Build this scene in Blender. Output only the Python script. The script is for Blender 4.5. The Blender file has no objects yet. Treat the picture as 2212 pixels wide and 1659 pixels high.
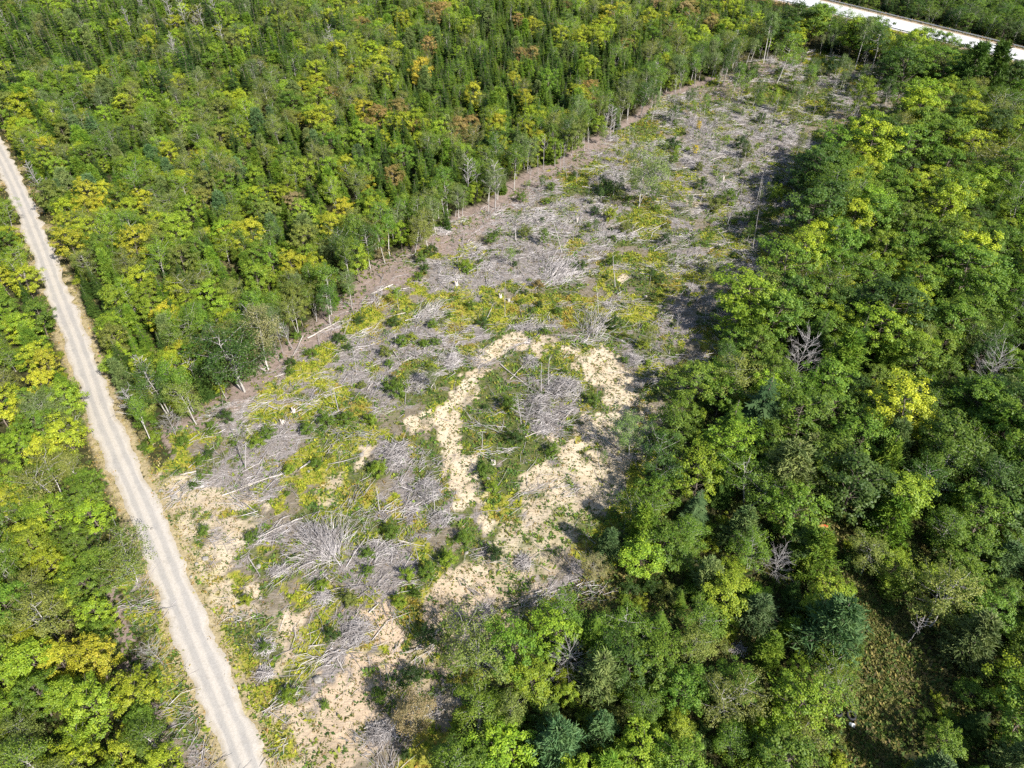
import bpy, math, random
import numpy as np

# ------------------------------------------------------------------ camera, sky, sun, exposure
SC = bpy.context.scene
COL = SC.collection
CAM_H, PITCH, FPX = 80.0, math.radians(42.5), 711.0
SUN_EL, SUN_AZ = math.radians(40.0), math.atan2(0.68, -0.73)      # azimuth of the sun as seen from above: (sin, cos) -> (x, y)
cam_d = bpy.data.cameras.new("camera")
cam_d.sensor_fit = 'HORIZONTAL'; cam_d.sensor_width = 36.0
cam_d.lens = FPX / 1024.0 * 36.0
cam_d.clip_start = 0.5; cam_d.clip_end = 3000.0
cam = bpy.data.objects.new("camera", cam_d); COL.objects.link(cam)
cam.location = (0, 0, CAM_H)
cam.rotation_euler = (math.pi / 2 - PITCH, 0, 0)
SC.camera = cam

W = bpy.data.worlds.new("World"); SC.world = W; W.use_nodes = True
wn = W.node_tree
for n in list(wn.nodes): wn.nodes.remove(n)
sky = wn.nodes.new('ShaderNodeTexSky'); sky.sky_type = 'NISHITA'; sky.sun_disc = False
sky.sun_elevation = SUN_EL; sky.sun_rotation = SUN_AZ
bg = wn.nodes.new('ShaderNodeBackground'); bg.inputs[1].default_value = 0.095
wo = wn.nodes.new('ShaderNodeOutputWorld')
W.cycles.sampling_method = 'MANUAL'; W.cycles.sample_map_resolution = 256
wn.links.new(sky.outputs[0], bg.inputs[0]); wn.links.new(bg.outputs[0], wo.inputs[0])

sun_d = bpy.data.lights.new("sun", 'SUN'); sun_d.energy = 5.0; sun_d.angle = math.radians(0.55)
sun_d.color = (1.0, 0.965, 0.905)
sun = bpy.data.objects.new("sun", sun_d); COL.objects.link(sun)
sun.rotation_euler = (math.pi / 2 - SUN_EL, 0, math.pi - SUN_AZ)
sun.location = (40, -40, 150)

vs = SC.view_settings
SC.display_settings.display_device = 'sRGB'
vs.view_transform = 'Standard'; vs.look = 'None'; vs.exposure = 1.05; vs.gamma = 1.0; vs.use_curve_mapping = False
SC.cycles.max_bounces = 3; SC.cycles.diffuse_bounces = 2; SC.cycles.glossy_bounces = 2
SC.cycles.transmission_bounces = 2; SC.cycles.transparent_max_bounces = 4
SC.cycles.use_denoising = False

rng = np.random.default_rng(7)
random.seed(7)
SP, CP = math.sin(PITCH), math.cos(PITCH)
K = 1024.0 / 2212.0
TS = 2212.0 / 3.0

# ------------------------------------------------------------------ picture <-> ground
def P(x, y, z=0.0):
    """point of the reading picture (2212 wide) -> place in the world at height z"""
    u = (x * K - 512) / FPX; v = (y * K - 384) / FPX
    t = (CAM_H - z) / (SP + v * CP)
    return np.array([u * t, t * (CP - v * SP)])
def F(t, x, y):
    """tile 'ij' coordinates -> reading picture"""
    return (int(t[0]) * TS + x / 3.0, int(t[1]) * 553.0 + y / 3.0)
def T(t, x, y, z=0.0):
    return P(*F(t, x, y), z)
def proj(x, y, z=0.0):
    d = y * CP + (CAM_H - z) * SP
    u = x / d; v = (-y * SP + (CAM_H - z) * CP) / d
    return (512 + FPX * u) / K, (384 + FPX * v) / K

def poly_in(px, py, poly):
    poly = np.asarray(poly); inside = np.zeros(px.shape, bool); n = len(poly)
    j = n - 1
    for i in range(n):
        xi, yi = poly[i]; xj, yj = poly[j]
        c = ((yi > py) != (yj > py)) & (px < (xj - xi) * (py - yi) / (yj - yi + 1e-12) + xi)
        inside ^= c; j = i
    return inside
_FIELD = {}
def line_dist(px, py, line):
    """distance to one of the long lines of the plan, read off a 2 m grid of signed distances"""
    key = id(line)
    if key not in _FIELD:
        ax_, ay_ = np.arange(-240, 322, 2.0), np.arange(-62, 522, 2.0)
        A, B = np.meshgrid(ax_, ay_); d, s = line_dist_exact(A.ravel(), B.ravel(), line)
        _FIELD[key] = ((d * s).reshape(A.shape), line)
    S = _FIELD[key][0]
    u = np.clip((np.asarray(px, float) + 240) / 2, 0, S.shape[1] - 1.001); v = np.clip((np.asarray(py, float) + 62) / 2, 0, S.shape[0] - 1.001)
    i = u.astype(int); j = v.astype(int); u = u - i; v = v - j
    r = (S[j, i] * (1 - u) + S[j, i + 1] * u) * (1 - v) + (S[j + 1, i] * (1 - u) + S[j + 1, i + 1] * u) * v
    return np.abs(r), np.where(r >= 0, 1.0, -1.0)
def line_dist_exact(px, py, line):
    """distance to a polyline and the side (+ right of its direction)"""
    best = np.full(px.shape, 1e9); side = np.zeros(px.shape)
    line = np.asarray(line)
    for a, b in zip(line[:-1], line[1:]):
        d = b - a; L = d @ d
        t = np.clip(((px - a[0]) * d[0] + (py - a[1]) * d[1]) / L, 0, 1)
        qx = px - a[0] - t * d[0]; qy = py - a[1] - t * d[1]
        dist = np.hypot(qx, qy)
        s = np.sign(d[1] * (px - a[0]) - d[0] * (py - a[1]))
        m = dist < best
        best = np.where(m, dist, best); side = np.where(m, s, side)
    return best, side
def smooth_line(pts, n=8, rep=3):
    pts = np.asarray(pts, float)
    for _ in range(rep):
        q = [pts[0]]
        for a, b in zip(pts[:-1], pts[1:]):
            q += [a * .75 + b * .25, a * .25 + b * .75]
        q.append(pts[-1]); pts = np.array(q)
    return pts

def hash2(ix, iy, s):
    h = (ix.astype(np.int64) * 374761393 + iy.astype(np.int64) * 668265263 + s * 1442695041) & 0xffffffff
    h = ((h ^ (h >> 13)) * 1274126177) & 0xffffffff
    return ((h ^ (h >> 16)) & 0xffff) / 65535.0
def vnoise(x, y, scale, s=0):
    x = np.asarray(x, float) / scale; y = np.asarray(y, float) / scale
    ix = np.floor(x); iy = np.floor(y); fx = x - ix; fy = y - iy
    fx = fx * fx * (3 - 2 * fx); fy = fy * fy * (3 - 2 * fy)
    ix = ix.astype(np.int64); iy = iy.astype(np.int64)
    a = hash2(ix, iy, s); b = hash2(ix + 1, iy, s); c = hash2(ix, iy + 1, s); d = hash2(ix + 1, iy + 1, s)
    return (a * (1 - fx) + b * fx) * (1 - fy) + (c * (1 - fx) + d * fx) * fy
def fbm(x, y, scale, s=0):
    return (vnoise(x, y, scale, s) * .5 + vnoise(x, y, scale * .5, s + 11) * .3 + vnoise(x, y, scale * .25, s + 23) * .2)
def sstep(a, b, x):
    t = np.clip((x - a) / (b - a), 0, 1); return t * t * (3 - 2 * t)

# ------------------------------------------------------------------ plan of the place
ROAD_L = [(-60, 255), (0, 370), (45, 478), (75, 560), (108, 655), (140, 738), (165, 812), (192, 900), (230, 992), (272, 1092), (330, 1240), (388, 1395), (440, 1525), (490, 1659)]
RW = 1.8
_l = np.array([P(*q) for q in ROAD_L])
_d = np.gradient(_l, axis=0); _d /= np.hypot(_d[:, 0], _d[:, 1])[:, None]
road_c = _l + np.stack([-_d[:, 1], _d[:, 0]], 1) * RW               # to the east of the west edge
if road_c[-1][0] < _l[-1][0]: road_c = _l - np.stack([-_d[:, 1], _d[:, 0]], 1) * RW
e0 = road_c[0] + (road_c[0] - road_c[1]) * 3 + np.array([6, 30]); e1 = road_c[-1] + (road_c[-1] - road_c[-2]) * 9
road_c = smooth_line([e0] + list(road_c) + [e1], rep=2)

HZ = 2.6
def HW(x, y): return P((2250 + x * 822 / 2212) * 0.72, y * 822 / 2212 * 0.72, HZ)
hn = [HW(220, 0), HW(900, 178), HW(1650, 355), HW(2212, 470)]
hf = [HW(575, 0), HW(1290, 180), HW(1920, 330), HW(2212, 400)]
hd = (hn[2] - hn[0]); hd /= np.hypot(*hd); hnrm = np.array([-hd[1], hd[0]])
if hnrm[0] < 0: hnrm = -hnrm
hw_w = float(np.mean([(np.array(b) - hn[0]) @ hnrm for b in hf[:3]]))
hw0 = hn[0] + hnrm * hw_w / 2
hw_c = np.array([hw0 + hd * s + hnrm * (s * s * -0.00018) for s in np.linspace(-260, 260, 66)])
hw_k = hw_c[::5]
HWH = hw_w / 2

C_LEFT = ['02 1180 1659', '02 1120 1500', '02 1010 1150', '02 880 800', '02 760 500', '02 640 250', '01 960 1640', '01 950 1450', '01 1010 1400', '01 1080 1290', '01 1120 1180', '01 1290 1090', '01 1400 985',
          '01 1580 885', '01 1740 740', '01 1900 612', '01 2000 560', '01 2160 380', '11 90 300', '11 200 110', '10 480 1640', '10 690 1500', '10 840 1385', '10 995 1350', '10 1120 1210', '10 1280 1120', '10 1420 1095',
          '10 1510 1000', '10 1700 895', '10 1830 835', '10 1960 750', '10 2110 610', '20 0 600', '20 180 525', '20 330 470', '20 430 410', '20 560 390', '20 700 330', '20 900 320', '20 1120 400', '20 1290 440', '20 1340 560', '20 1480 620', '20 1600 600', '20 1640 700', '20 1560 790', '20 1420 830']
C_RIGHT = [(1880, 285), (1815, 305), (1735, 345), (1722, 480), (1690, 590), (1600, 640), (1565, 690), (1480, 800), (1410, 840), (1388, 900), (1335, 960), (1315, 1030), (1265, 1085), (1235, 1150),
           (1165, 1215), (1125, 1290), (1055, 1310), (1005, 1370), (965, 1430), (905, 1510), (855, 1590), (720, 1680), (640, 1760)]
def tp(s):
    t, x, y = s.split(); return T(t, float(x), float(y))
clear_l = [tp(s) for s in C_LEFT]
clear_r = [P(x, y, 4.5) + np.array([1.9, -1.3]) * (2.3 if y > 880 else 1.5 if y > 780 else 1) for x, y in C_RIGHT]
CLEAR = np.array(clear_l + clear_r + [P(560, 1800), P(520, 1760)])
CLEAR_RING = np.vstack([CLEAR, CLEAR[:1]])
TRAIL = [(T('22', *q)) for q in [(1230, 1900), (1230, 1659), (1230, 1300), (1300, 1080), (1330, 900), (1210, 690), (1060, 480), (960, 330), (930, 130), (860, 20)]]
TRAIL = smooth_line(TRAIL, rep=2)
OPEN = [(T('22', 1530, 1180), 4.5), (T('22', 1420, 1000), 3.5), (T('22', 300, 900), 4), (T('22', 990, 430), 4), (T('22', 920, 200), 5), (T('22', 1090, 1440), 3.5), (T('12', 1850, 560), 5), (T('12', 1750, 680), 4.5), (T('22', 1380, 280), 3.5), (T('22', 1000, 1330), 3)]

def area(*pts): return [T(p[0], p[1], p[2]) for p in pts]
def tpoly(t, *pts): return np.array([T(t, x, y) for x, y in pts])
def tcirc(t, x, y, rx, ry=None):
    ry = ry or rx
    return np.array([T(t, x + rx * math.cos(a), y + ry * math.sin(a)) for a in np.linspace(0, 6.283, 14)[:-1]])
SAND = [(tpoly('11', (830, 690), (880, 600), (960, 540), (1100, 500), (1230, 520), (1260, 590), (1150, 640), (1000, 640), (900, 700)), 1),
        (tpoly('11', (1280, 530), (1380, 510), (1360, 620), (1290, 630)), .7), (tpoly('11', (1400, 590), (1500, 590), (1580, 660), (1500, 700), (1420, 650)), 1),
        (tpoly('11', (1540, 690), (1680, 600), (1760, 640), (1870, 670), (1790, 720), (1760, 840), (1640, 860), (1540, 800)), 1),
        (tpoly('11', (1690, 850), (1850, 780), (1950, 830), (1940, 1010), (1800, 1010), (1700, 960)), .85),
        (tpoly('11', (1560, 1000), (1760, 980), (1900, 1060), (1800, 1300), (1640, 1180), (1530, 1150)), .95), (tpoly('11', (1400, 1290), (1560, 1200), (1760, 1250), (1700, 1500), (1480, 1420), (1400, 1350)), .85),
        (tpoly('11', (750, 780), (900, 740), (1020, 760), (960, 820), (880, 940), (800, 990), (740, 1080), (780, 1200), (850, 1290), (895, 1345), (820, 1410), (690, 1390), (620, 1270), (560, 1160), (430, 1190), (415, 1050), (560, 1070), (600, 980), (660, 960), (720, 930), (730, 830)), .95),
        (tpoly('11', (640, 1430), (790, 1390), (900, 1480), (970, 1560), (880, 1600), (740, 1570)), .9), (tpoly('11', (1090, 1480), (1250, 1390), (1420, 1420), (1500, 1580), (1380, 1659), (1150, 1590)), .75),
        (tpoly('11', (1290, 1180), (1380, 1150), (1370, 1240), (1300, 1260)), .8),
        (tpoly('12', (860, 20), (1080, 0), (1160, 60), (1050, 150), (900, 210)), .85), (tpoly('12', (700, 370), (820, 320), (960, 380), (1000, 560), (800, 680), (700, 580)), .85), (tpoly('12', (190, 620), (340, 590), (390, 720), (390, 860), (220, 840), (170, 740)), .95),
        (tpoly('12', (540, 560), (700, 510), (780, 650), (640, 760), (500, 700)), .65), (tpoly('12', (-60, 1080), (150, 950), (430, 880), (470, 1000), (260, 1120), (220, 1380), (0, 1420)), .8), (tpoly('12', (0, 1400), (150, 1380), (60, 1560), (-60, 1600)), .7),
        (tpoly('02', (1040, 150), (1150, 0), (1330, 30), (1500, 60), (1720, 110), (1480, 250), (1480, 480), (1830, 620), (2010, 640), (1990, 760), (1700, 770), (1420, 650), (1290, 480)), .62),
        (tpoly('01', (960, 1480), (1200, 1390), (1420, 1530), (1650, 1560), (1700, 1659), (1050, 1659)), .62), (tpoly('02', (1250, 500), (1340, 480), (1480, 900), (1620, 1250), (1720, 1600), (1640, 1640), (1520, 1300), (1380, 900)), .72),
        (tpoly('02', (1900, 1150), (2150, 1080), (2212, 1250), (2100, 1400), (1900, 1400), (1850, 1280)), .7), (tpoly('02', (1750, 750), (1950, 800), (1960, 1000), (1850, 1000)), .55), (tcirc('02', 1500, 220, 60, 30), .95), (tcirc('02', 1830, 90, 40), .95), (tcirc('02', 1660, 465, 60), .85),
        (tcirc('02', 1400, 320, 60), .9), (tcirc('02', 2060, 1080, 50), .95), (tcirc('02', 1880, 700, 90), .85), (tcirc('11', 1850, 150, 60, 50), .75), (tcirc('20', 30, 1320, 50, 40), .55), (tpoly('01', (2050, 1520), (2212, 1400), (2212, 1640), (2100, 1640)), .5),
        (tpoly('11', (60, 1420), (180, 1260), (250, 1180), (240, 1240), (150, 1380)), .7)]
SAND.append((np.array([P(*q) for q in [(1300, 930), (1385, 880), (1390, 1000), (1310, 1110), (1220, 1210), (1150, 1310), (1050, 1380), (980, 1460), (890, 1560), (740, 1690), (600, 1690), (660, 1570), (790, 1490), (880, 1390), (960, 1290), (1040, 1200), (1120, 1110), (1210, 1020)]]), .56))
BROWN = [(tpoly('01', (1270, 1100), (1560, 880), (1900, 600), (2212, 400), (2212, 520), (1960, 630), (1750, 830), (1600, 960), (1430, 1030), (1300, 1140)), 1),
         (tpoly('11', (-60, 330), (230, 40), (430, -20), (500, 120), (330, 220), (150, 300), (-30, 440)), 1), (tpoly('10', (640, 1520), (1000, 1340), (1280, 1110), (1500, 1000), (1700, 880), (1760, 930), (1400, 1140), (1180, 1290), (1050, 1440), (780, 1600), (560, 1659), (440, 1659)), 1),
         (tpoly('20', (0, 600), (300, 500), (560, 410), (640, 520), (300, 640), (100, 660)), .8), (tpoly('20', (880, 800), (1100, 700), (1140, 860), (960, 920)), .6)]
YEL = [(tpoly('11', (130, 300), (300, 250), (450, 230), (800, 190), (1100, 150), (1400, 230), (1700, 280), (1700, 360), (1600, 420), (1300, 440), (1000, 440), (900, 400), (700, 360), (450, 340), (300, 380), (210, 530), (30, 550), (50, 440)), .9),
       (tpoly('01', (1590, 990), (1850, 830), (1890, 690), (2100, 590), (2212, 540), (2212, 660), (2050, 740), (1950, 810), (1800, 930), (1640, 1000)), 1), (tcirc('01', 1110, 1180, 60, 45), 1), (tcirc('01', 1310, 1190, 100, 50), 1), (tcirc('01', 1140, 1470, 60, 90), .6),
       (tpoly('01', (1830, 1310), (2100, 1260), (2230, 1400), (2230, 1600), (1980, 1580), (1850, 1480)), .95), (tpoly('01', (1330, 1240), (1280, 1380), (1240, 1340), (1260, 1250)), .8), (tcirc('10', 2010, 960, 90, 40), .9), (tcirc('10', 2170, 1190, 90, 60), .9), (tcirc('10', 1990, 1430, 160, 70), .9), (tcirc('10', 1590, 1130, 50, 40), .9),
       (tcirc('10', 1500, 1600, 70, 60), .9), (tcirc('11', 100, 990, 110, 90), .8), (tcirc('11', 200, 1580, 190, 90), .95), (tcirc('11', 820, 560, 60, 40), .8), (tcirc('20', 620, 1290, 90, 50), .7), (tcirc('20', 210, 1340, 70, 50), .7), (tcirc('20', 40, 1160, 50, 40), .9), (tpoly('20', (700, 340), (1000, 330), (1280, 430), (1290, 480), (1000, 440), (740, 400)), 1),
       (tcirc('11', 1000, 1560, 130, 60), .8), (tcirc('11', 1020, 1030, 100, 50), .6), (tcirc('12', 430, 500, 90, 60), .6), (tcirc('02', 1320, 370, 50, 60), .85), (tcirc('02', 1500, 430, 70, 70), .7), (tcirc('02', 1560, 560, 80, 70), .8), (tcirc('02', 1620, 950, 80, 90), .8), (tcirc('02', 1720, 1130, 90, 70), .8), (tcirc('02', 1850, 230, 80, 60), .75), (tcirc('02', 1900, 380, 60, 90), .6),
       (tpoly('02', (1180, 250), (1260, 260), (1430, 700), (1600, 1100), (1720, 1500), (1690, 1650), (1560, 1250), (1400, 850)), .8), (tcirc('11', 330, 560, 120, 40), .4), (tcirc('11', 500, 720, 120, 50), .5), (tcirc('10', 850, 1620, 80, 40), .8), (tcirc('10', 500, 1620, 80, 50), .6), (tcirc('12', 330, 100, 120, 60), .5), (tcirc('12', 560, 630, 70, 50), .7), (tcirc('12', 230, 950, 120, 50), .6)]
GREEN = [(tpoly('11', (750, 600), (850, 640), (830, 740), (720, 790), (630, 770), (560, 860), (500, 960), (460, 930), (600, 760)), .95), (tpoly('11', (880, 860), (1040, 720), (1250, 640), (1390, 640), (1400, 800), (1300, 1000), (1230, 1250), (1000, 1320), (850, 1240), (740, 1100), (870, 960)), .8),
         (tpoly('11', (1500, 1030), (1580, 1080), (1500, 1290), (1330, 1310), (1400, 1180)), .95), (tpoly('11', (880, 1370), (1090, 1390), (1160, 1560), (950, 1560), (870, 1450)), .95), (tpoly('11', (1360, 560), (1660, 540), (1640, 620), (1560, 640)), .8), (tpoly('11', (1590, 830), (1680, 880), (1660, 990), (1580, 970)), .9), (tpoly('11', (960, 450), (1480, 440), (1500, 530), (1230, 500), (1000, 520)), .7),
         (tpoly('12', (470, 430), (600, 300), (760, 160), (850, 80), (870, 200), (760, 350), (560, 490), (370, 650), (330, 520)), 1), (tpoly('11', (380, 1060), (440, 1200), (400, 1210), (330, 1160)), .9), (tpoly('11', (430, 1200), (620, 1180), (690, 1400), (640, 1659), (800, 1640), (560, 1659), (480, 1450)), .7), (tpoly('11', (1660, 400), (1800, 380), (1900, 480), (1800, 560), (1680, 540)), .9),
         (tpoly('12', (640, 900), (760, 850), (800, 1050), (500, 1200), (300, 1300), (230, 1220), (420, 1050)), .85), (tpoly('12', (900, 100), (1300, 60), (1200, 400), (950, 380)), .7), (tpoly('02', (1800, 1100), (1960, 1130), (1940, 1250), (1850, 1230)), .95), (tpoly('02', (1800, 900), (2000, 1080), (1900, 1100), (1760, 980)), .7), (tpoly('11', (1700, 500), (2000, 420), (2100, 600), (1900, 760), (1780, 640)), .6),
         (tpoly('11', (1700, 150), (2150, 100), (2150, 380), (1750, 330)), .6), (tpoly('10', (1560, 1180), (1800, 1220), (1760, 1280), (1580, 1260)), .5), (tpoly('20', (300, 560), (800, 420), (900, 560), (700, 720), (350, 720)), .55), (tcirc('01', 2110, 1130, 110, 80), .8), (tcirc('01', 1660, 1600, 120, 30), .6), (tcirc('12', 90, 100, 100, 60), .4), (tpoly('11', (0, 880), (400, 900), (380, 1080), (0, 1120)), .45)]
for q_, w_ in [((1240, 1130), .9), ((1090, 1270), .9), ((960, 1400), .9), ((840, 1520), .8), ((740, 1600), .8), ((1150, 1180), .7), ((1010, 1330), .7), ((890, 1450), .7)]:
    GREEN.append((np.array([P(q_[0] + 62 * math.cos(a), q_[1] + 48 * math.sin(a)) for a in np.linspace(0, 6.283, 12)[:-1]]), w_))
GREY = [(tpoly('01', (1330, 1420), (1480, 1230), (1800, 1080), (2100, 1020), (2120, 1120), (1880, 1300), (1840, 1450), (1700, 1620), (1480, 1580)), 1), (tpoly('11', (0, 550), (280, 480), (560, 460), (700, 480), (640, 640), (420, 700), (250, 860), (0, 900)), .95), (tpoly('02', (1950, 80), (2212, 60), (2260, 400), (2050, 480), (1900, 330)), 1), (tpoly('12', (0, 150), (480, 180), (560, 380), (330, 480), (200, 640), (60, 620), (0, 400)), .9),
        (tpoly('12', (0, 640), (180, 700), (180, 900), (40, 1000), (-40, 1000)), 1), (tpoly('11', (1180, 700), (1420, 760), (1580, 900), (1500, 1030), (1350, 1150), (1200, 1180), (1190, 950)), .95), (tpoly('11', (220, 1180), (400, 1180), (480, 1400), (640, 1520), (680, 1659), (420, 1659), (330, 1450)), .9), (tpoly('10', (700, 1500), (1100, 1400), (1500, 1250), (1750, 1350), (1700, 1659), (700, 1659)), .8),
        (tpoly('11', (500, 0), (1550, 0), (1550, 180), (900, 180), (600, 240)), .85), (tpoly('20', (0, 750), (500, 700), (760, 830), (700, 1050), (400, 1400), (0, 1400)), .75), (tpoly('02', (1340, 120), (1700, 60), (1900, 130), (1600, 330), (1380, 250)), .7), (tpoly('12', (1080, 250), (1260, 230), (1180, 400), (1060, 380)), .8), (tpoly('12', (120, 1380), (420, 1300), (420, 1500), (120, 1540)), .9)]

def masks(x, y):
    """what covers the ground at (x, y): cleared, sand, brown litter, yellow fern, green weeds, grey slash, distance to the road"""
    x = np.asarray(x, float); y = np.asarray(y, float)
    d = .9 + y * .006
    wx = x + ((fbm(x, y, 4.5, 3) - .5) * 4.0 + (vnoise(x, y, 1.0, 7) - .5) * 1.5) * d; wy = y + ((fbm(x, y, 4.5, 5) - .5) * 5.0 + (vnoise(x, y, 1.0, 8) - .5) * 1.8) * d
    clr = poly_in(x + (vnoise(x, y, 4, 1) - .5) * 2, y + (vnoise(x, y, 4, 2) - .5) * 2, CLEAR)
    def mx(lst):
        m = np.zeros(x.shape)
        for p, w in lst:
            b = (wx > p[:, 0].min()) & (wx < p[:, 0].max()) & (wy > p[:, 1].min()) & (wy < p[:, 1].max())
            if b.any():
                s = np.zeros(x.shape); s[b] = poly_in(wx[b], wy[b], p) * w
                m = np.maximum(m, s)
        return m
    sand = mx(SAND); brown = mx(BROWN); yel = mx(YEL); green = mx(GREEN); grey = mx(GREY)
    br = lambda m_, s_, k: m_ * sstep(k - .16, k + .16, fbm(x, y, 2.6, s_))
    sand = sand * (1 - .7 * sstep(.60, .70, fbm(x, y, 2.2, 61))); yel = br(yel, 62, .40); green = br(green, 63, .42); grey = br(grey, 64, .36)
    n1 = fbm(x, y, 5, 31); n2 = fbm(x, y, 4, 37); n3 = fbm(x, y, 6, 41)
    base = 1 - np.maximum.reduce([sand, brown, yel, green, grey])
    yel = np.maximum(yel, np.clip(base, 0, 1) * .75 * (n1 > .52)); green = np.maximum(green, np.clip(base + .25, 0, 1) * .75 * (n2 > np.where(y > 120, .46, .505))); grey = np.maximum(grey, np.clip(base + .15, 0, 1) * .7 * (n3 > .46))
    dr, side = line_dist(x, y, road_c)
    verge = np.clip(1 - (dr - RW) / 2.6, 0, 1) * (dr > RW - .3)
    return dict(clear=clr, sand=sand, brown=brown, yel=yel, green=green, grey=grey, dr=dr, side=side, verge=verge)

def hw_s(x, y):
    return line_dist(np.asarray(x, float), np.asarray(y, float), hw_k)
def gh(x, y):
    x = np.asarray(x, float); y = np.asarray(y, float)
    h = (fbm(x, y, 14, 51) - .5) * .9 + (fbm(x, y, 3.2, 57) - .5) * .35
    dr, _ = line_dist(x, y, road_c)
    h = h * sstep(RW + .6, RW + 7, dr) - .22 * np.exp(-((dr - RW - 1.7) / .9) ** 2) - .12 * (1 - sstep(RW - .2, RW + .4, dr))
    far = y > 150
    if np.any(far):
        dh, _ = hw_s(x, y)
        e = 1 - sstep(HWH + 2.6, HWH + 11, dh)
        h = h * (1 - e) + (HZ - .10) * e
    return h
def gz(p): return float(gh(np.array([p[0]]), np.array([p[1]]))[0])

# ------------------------------------------------------------------ materials
def mat(name):
    m = bpy.data.materials.new(name); m.use_nodes = True
    nt = m.node_tree
    for n in list(nt.nodes): nt.nodes.remove(n)
    out = nt.nodes.new('ShaderNodeOutputMaterial')
    return m, nt, out
def nd(nt, typ, **kw):
    n = nt.nodes.new(typ)
    for k, v in kw.items():
        if k.startswith('i_'):
            key = k[2:]; key = int(key) if key.isdigit() else key.replace('_', ' ')
            n.inputs[key].default_value = v
        else: setattr(n, k, v)
    return n
def attr(nt, name, typ='GEOMETRY'): return nd(nt, 'ShaderNodeAttribute', attribute_name=name, attribute_type=typ)
def mixc(nt, f, a, b, blend='MIX'):
    n = nt.nodes.new('ShaderNodeMix'); n.data_type = 'RGBA'; n.blend_type = blend
    for s, v in ((n.inputs[0], f), (n.inputs[6], a), (n.inputs[7], b)):
        if isinstance(v, bpy.types.NodeSocket): nt.links.new(v, s)
        elif isinstance(v, (int, float)): s.default_value = v
        else: s.default_value = (*v, 1)
    return n.outputs[2]
def mth(nt, op, a, b=None, clamp=False):
    n = nt.nodes.new('ShaderNodeMath'); n.operation = op; n.use_clamp = clamp
    for i, v in enumerate((a, b)):
        if v is None: continue
        if isinstance(v, bpy.types.NodeSocket): nt.links.new(v, n.inputs[i])
        else: n.inputs[i].default_value = v
    return n.outputs[0]
def ramp(nt, fac, *stops):
    n = nt.nodes.new('ShaderNodeValToRGB'); e = n.color_ramp.elements
    while len(e) < len(stops): e.new(.5)
    for el, (p, c) in zip(e, stops):
        el.position = p; el.color = (*c, 1) if len(c) == 3 else c
    nt.links.new(fac, n.inputs[0]); return n.outputs[0]
def noise(nt, scale, detail=4, rough=.6, coord=None, w=None):
    n = nd(nt, 'ShaderNodeTexNoise', i_Scale=scale, i_Detail=detail, i_Roughness=rough)
    if coord is not None: nt.links.new(coord, n.inputs['Vector'])
    return n.outputs['Fac']
def wpos(nt): return nd(nt, 'ShaderNodeNewGeometry').outputs['Position']
def principled(nt, out, col, rough=.9, spec=.25, normal=None):
    b = nd(nt, 'ShaderNodeBsdfPrincipled', i_Roughness=rough)
    b.inputs['Specular IOR Level'].default_value = spec
    if isinstance(col, bpy.types.NodeSocket): nt.links.new(col, b.inputs['Base Color'])
    else: b.inputs['Base Color'].default_value = (*col, 1)
    if normal is not None: nt.links.new(normal, b.inputs['Normal'])
    if out is not None: nt.links.new(b.outputs[0], out.inputs[0])
    return b
def bump(nt, h, strength=.5, dist=.1):
    n = nd(nt, 'ShaderNodeBump', i_Strength=strength, i_Distance=dist); nt.links.new(h, n.inputs['Height']); return n.outputs[0]

def leaf_mat(name, trans, rough, spec, tint_type='INSTANCER', tint='tint'):
    m, nt, out = mat(name)
    t = attr(nt, tint, tint_type); lv = attr(nt, 'lv')
    hsv = nd(nt, 'ShaderNodeHueSaturation')
    nt.links.new(t.outputs['Color'], hsv.inputs['Color'])
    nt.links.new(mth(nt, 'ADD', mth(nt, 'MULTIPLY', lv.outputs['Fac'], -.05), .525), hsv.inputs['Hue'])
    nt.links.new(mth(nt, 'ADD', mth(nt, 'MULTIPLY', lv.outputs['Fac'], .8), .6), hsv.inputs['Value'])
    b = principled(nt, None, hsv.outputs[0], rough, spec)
    tr = nd(nt, 'ShaderNodeBsdfTranslucent')
    tc = mixc(nt, 1.0, hsv.outputs[0], (1.05, 1.2, .45), 'MULTIPLY')
    nt.links.new(tc, tr.inputs[0])
    mx = nd(nt, 'ShaderNodeMixShader'); mx.inputs[0].default_value = trans
    nt.links.new(b.outputs[0], mx.inputs[1]); nt.links.new(tr.outputs[0], mx.inputs[2]); nt.links.new(mx.outputs[0], out.inputs[0])
    return m
M = {}
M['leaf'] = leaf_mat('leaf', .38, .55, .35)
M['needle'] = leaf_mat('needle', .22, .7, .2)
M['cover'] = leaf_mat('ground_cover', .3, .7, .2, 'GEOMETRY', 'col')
def wood_mat(name, lo, hi, scale, bands=False, dark=(.03, .025, .02)):
    m, nt, out = mat(name)
    c = nd(nt, 'ShaderNodeTexCoord').outputs['Object']
    n = noise(nt, scale, 3, .6, c)
    col = ramp(nt, n, (.3, lo), (.7, hi))
    lv = attr(nt, 'lv')
    hs = nd(nt, 'ShaderNodeHueSaturation'); nt.links.new(col, hs.inputs['Color'])
    nt.links.new(mth(nt, 'ADD', mth(nt, 'MULTIPLY', lv.outputs['Fac'], 1.0), .5), hs.inputs['Value'])
    col = hs.outputs[0]
    if bands:
        mp = nd(nt, 'ShaderNodeMapping'); mp.inputs['Scale'].default_value = (1.2, 1.2, 5)
        nt.links.new(c, mp.inputs[0])
        b = noise(nt, 1.6, 2, .5, mp.outputs[0])
        f = ramp(nt, b, (.60, (0, 0, 0)), (.68, (1, 1, 1)))
        col = mixc(nt, f, col, dark)
    principled(nt, out, col, .9, .15)
    return m
M['bark'] = wood_mat('bark', (.10, .075, .055), (.24, .20, .165), 9)
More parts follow.
